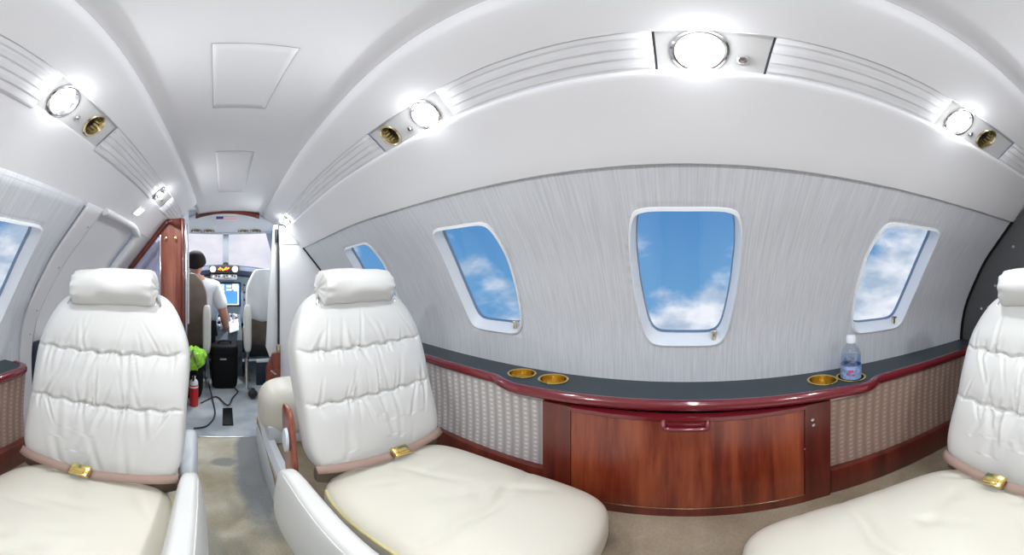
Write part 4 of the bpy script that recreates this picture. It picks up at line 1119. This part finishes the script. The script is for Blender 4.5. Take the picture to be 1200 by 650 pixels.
# hi-vis vest draped over a dark box
t = thing('dark_case', 'dark case behind the fire extinguisher under the yellow green vest', 'case', (-.245, 2.14, ZF))
bm = BM(); superbox(bm, lambda q: Vector((-.245+q.x*.085, 2.16+q.y*.09, -.80+q.z*.17)), 6, 10); obj('case_body', bm, 'black', t, angle=80)
bm = BM(); add_box(bm, (-.245, 2.16, -.66), (.172, .182, .010), .003); obj('case_rim', bm, 'seal', t)
bm = BM()
def vest(q):
    w_ = 1+.25*noise.noise(Vector((q.x*2, q.y*2, q.z*2.5)))
    return Vector((-.225 + q.x*.085*w_ + .015*q.z, 2.11+q.y*.085*w_, -.650 + q.z*.090 + .02*noise.noise(Vector((q.x*4, q.z*3, 1)))))
superbox(bm, vest, 2.6, 26)
t2 = thing('safety_vest', 'crumpled yellow green high visibility vest on the dark case', 'vest', (-.225, 2.11, -.74)); v_ = obj('vest_cloth', bm, 'hivis', t2, angle=80)
bm = BM()
for x0, sl in ((-.03, .02), (.03, -.03)):
    pts = [vest(Vector((x0*12+sl*k*3, -.95*math.sqrt(max(.05, 1-(k/6)**2)), k/6)).normalized()*1.0) for k in range(-4, 6)]
    add_tube(bm, [p + Vector((0, -.006, 0)) for p in pts], .011, 8, flat=.4)
obj('reflective_band', bm, 'hivis_grey', v_)
# floor plate, seat rail clutter, cables
bm = BM(); add_box(bm, (.020, 1.80, ZF+.004), (.062, .25, .008), .002); o = obj('floor_plate', bm, 'black'); tag(o, 'black rectangular plate set in the entry floor', 'floor plate')
def cable(pts, label, r=.005):
    bm = BM(); add_tube(bm, smooth_path(pts, 8), r, 8); o = obj('cable', bm, 'seal'); tag(o, label, 'cable', 'cables on the cockpit floor')
cable([(-.16, 2.0, ZF+.007), (-.06, 2.12, ZF+.007), (.02, 1.95, ZF+.016), (.06, 2.10, ZF+.008), (.10, 2.22, ZF+.008), (.07, 2.25, ZF+.03)], 'dark cable looping over the floor plate to the flight bag')
cable([(-.12, 2.25, ZF+.06), (-.075, 2.0, ZF+.007), (-.06, 1.80, ZF+.007), (-.10, 1.66, ZF+.007), (-.17, 1.62, ZF+.007)], 'dark cable running along the floor towards the aisle')
t = thing('seat_track_fitting', 'bright metal fitting on the floor beside the copilot seat', 'fitting', (.20, 2.12, ZF))
bm = BM(); add_box(bm, (.20, 2.12, ZF+.035), (.05, .06, .07), .012); obj('fitting_block', bm, 'chrome', t)
bm = BM(); add_lathe(bm, [(.030, 0), (.034, .008), (.034, .022), (.012, .03), (.001, .031)], frame((.20, 2.085, ZF+.05), (0, -1, .2), (0, 0, 1)), 20); obj('fitting_knob', bm, 'seal', t)
bm = BM(); add_tube(bm, [(.165, 2.16, ZF+.05), (.160, 2.18, ZF+.30)], .012, 8); obj('fitting_rod', bm, 'chrome', t)
bm = BM(); add_box(bm, (.32, 2.20, -.80), (.16, .02, .20), .004); add_box(bm, (.32, 2.195, -.695), (.16, .022, .02), .004, mi=1); o = obj('storage_pocket', bm, ['navy', 'kick']); tag(o, 'navy blue storage pocket with pale rim low beside the folding door', 'pocket')

# ------------------------------------------------------------------ sky
W = bpy.data.worlds.new('sky'); bpy.context.scene.world = W; W.use_nodes = True; nt = W.node_tree; L = nt.links.new
bg = nt.nodes['Background']
tc = N(nt, 'ShaderNodeTexCoord'); sp = N(nt, 'ShaderNodeSeparateXYZ'); L(tc.outputs['Generated'], sp.inputs[0])
mp = N(nt, 'ShaderNodeMapping'); mp.inputs['Scale'].default_value = (2.3, 2.3, 4.2); mp.inputs['Location'].default_value = (.35, 1.15, .62); L(tc.outputs['Generated'], mp.inputs[0])
n1 = N(nt, 'ShaderNodeTexNoise', i_Scale=1.25, i_Detail=7.0, i_Roughness=.55); L(mp.outputs[0], n1.inputs['Vector'])
def math_(op, a, b):
    k = N(nt, 'ShaderNodeMath', operation=op)
    for i, v in enumerate((a, b)):
        if isinstance(v, (int, float)): k.inputs[i].default_value = v
        else: L(v, k.inputs[i])
    return k.outputs[0]
# more cloud low, aft and dead ahead
def mrange(v, a, b, c, d):
    k = N(nt, 'ShaderNodeMapRange', interpolation_type='SMOOTHSTEP'); L(v, k.inputs[0])
    for n_, q in zip(('From Min', 'From Max', 'To Min', 'To Max'), (a, b, c, d)): k.inputs[n_].default_value = q
    return k.outputs[0]
low = mrange(sp.outputs['Z'], .06, -.20, 0, .20)
aft = mrange(sp.outputs['Y'], -.35, -.75, 0, .36)
leftc = mrange(sp.outputs['X'], -.35, -.65, 0, .22)
ahead = mrange(sp.outputs['Y'], .86, .97, 0, .30)
cov = math_('ADD', math_('ADD', n1.outputs[0], low), math_('ADD', math_('ADD', aft, leftc), ahead))
den = mrange(cov, .56, .74, 0, 1)
n2 = N(nt, 'ShaderNodeTexNoise', i_Scale=3.2, i_Detail=5.0); L(mp.outputs[0], n2.inputs['Vector'])
cr = N(nt, 'ShaderNodeValToRGB'); cr.color_ramp.elements[0].position = .38; cr.color_ramp.elements[1].position = .62
cr.color_ramp.elements[0].color = (.42, .52, .66, 1); cr.color_ramp.elements[1].color = (.90, .91, .96, 1); L(n2.outputs[0], cr.inputs[0])
sk = N(nt, 'ShaderNodeValToRGB'); sk.color_ramp.elements[0].position = .35; sk.color_ramp.elements[1].position = .75
sk.color_ramp.elements[0].color = (.13, .34, .62, 1); sk.color_ramp.elements[1].color = (.06, .22, .52, 1)
L(mrange(sp.outputs['Z'], -.6, .8, 0, 1), sk.inputs[0])
mx = N(nt, 'ShaderNodeMix', data_type='RGBA'); L(den, mx.inputs[0]); L(sk.outputs[0], mx.inputs[6]); L(cr.outputs[0], mx.inputs[7])
pk = N(nt, 'ShaderNodeMix', data_type='RGBA'); L(mrange(sp.outputs['Y'], .90, .985, 0, .55), pk.inputs[0]); L(mx.outputs[2], pk.inputs[6]); pk.inputs[7].default_value = (1.05, .95, 1.0, 1)
L(pk.outputs[2], bg.inputs['Color']); bg.inputs['Strength'].default_value = 1.0

# ------------------------------------------------------------------ camera: a level panoramic (equirectangular) lens, 344 px per radian
F = 344.0; XF, YH = 263.0, 318.0
cam = bpy.data.cameras.new('camera'); co = bpy.data.objects.new('camera', cam); C.objects.link(co)
cam.type = 'PANO'; cy = cam.cycles if hasattr(cam, 'cycles') else cam
for tgt in (cam, getattr(cam, 'cycles', None)):
    if tgt is None or not hasattr(tgt, 'panorama_type'): continue
    tgt.panorama_type = 'EQUIRECTANGULAR'
    tgt.latitude_max = YH/F; tgt.latitude_min = -(650-YH)/F; tgt.longitude_min = -600/F; tgt.longitude_max = 600/F
az = (600-XF)/F                       # centre of the frame, clockwise from straight ahead (+Y)
co.location = (0, 0, ZC); co.rotation_euler = (PI/2, 0, -az); cam.clip_start = .02; cam.clip_end = 1000
sc_ = bpy.context.scene; sc_.camera = co
sc_.view_settings.view_transform = 'Standard'; sc_.view_settings.look = 'None'; sc_.view_settings.gamma = 1; sc_.view_settings.use_curve_mapping = False
sc_.view_settings.exposure = 0.10
sc_.cycles.max_bounces = 12; sc_.cycles.diffuse_bounces = 8; sc_.cycles.transparent_max_bounces = 12; sc_.cycles.use_denoising = True
sc_.cycles.caustics_reflective = False; sc_.cycles.caustics_refractive = False
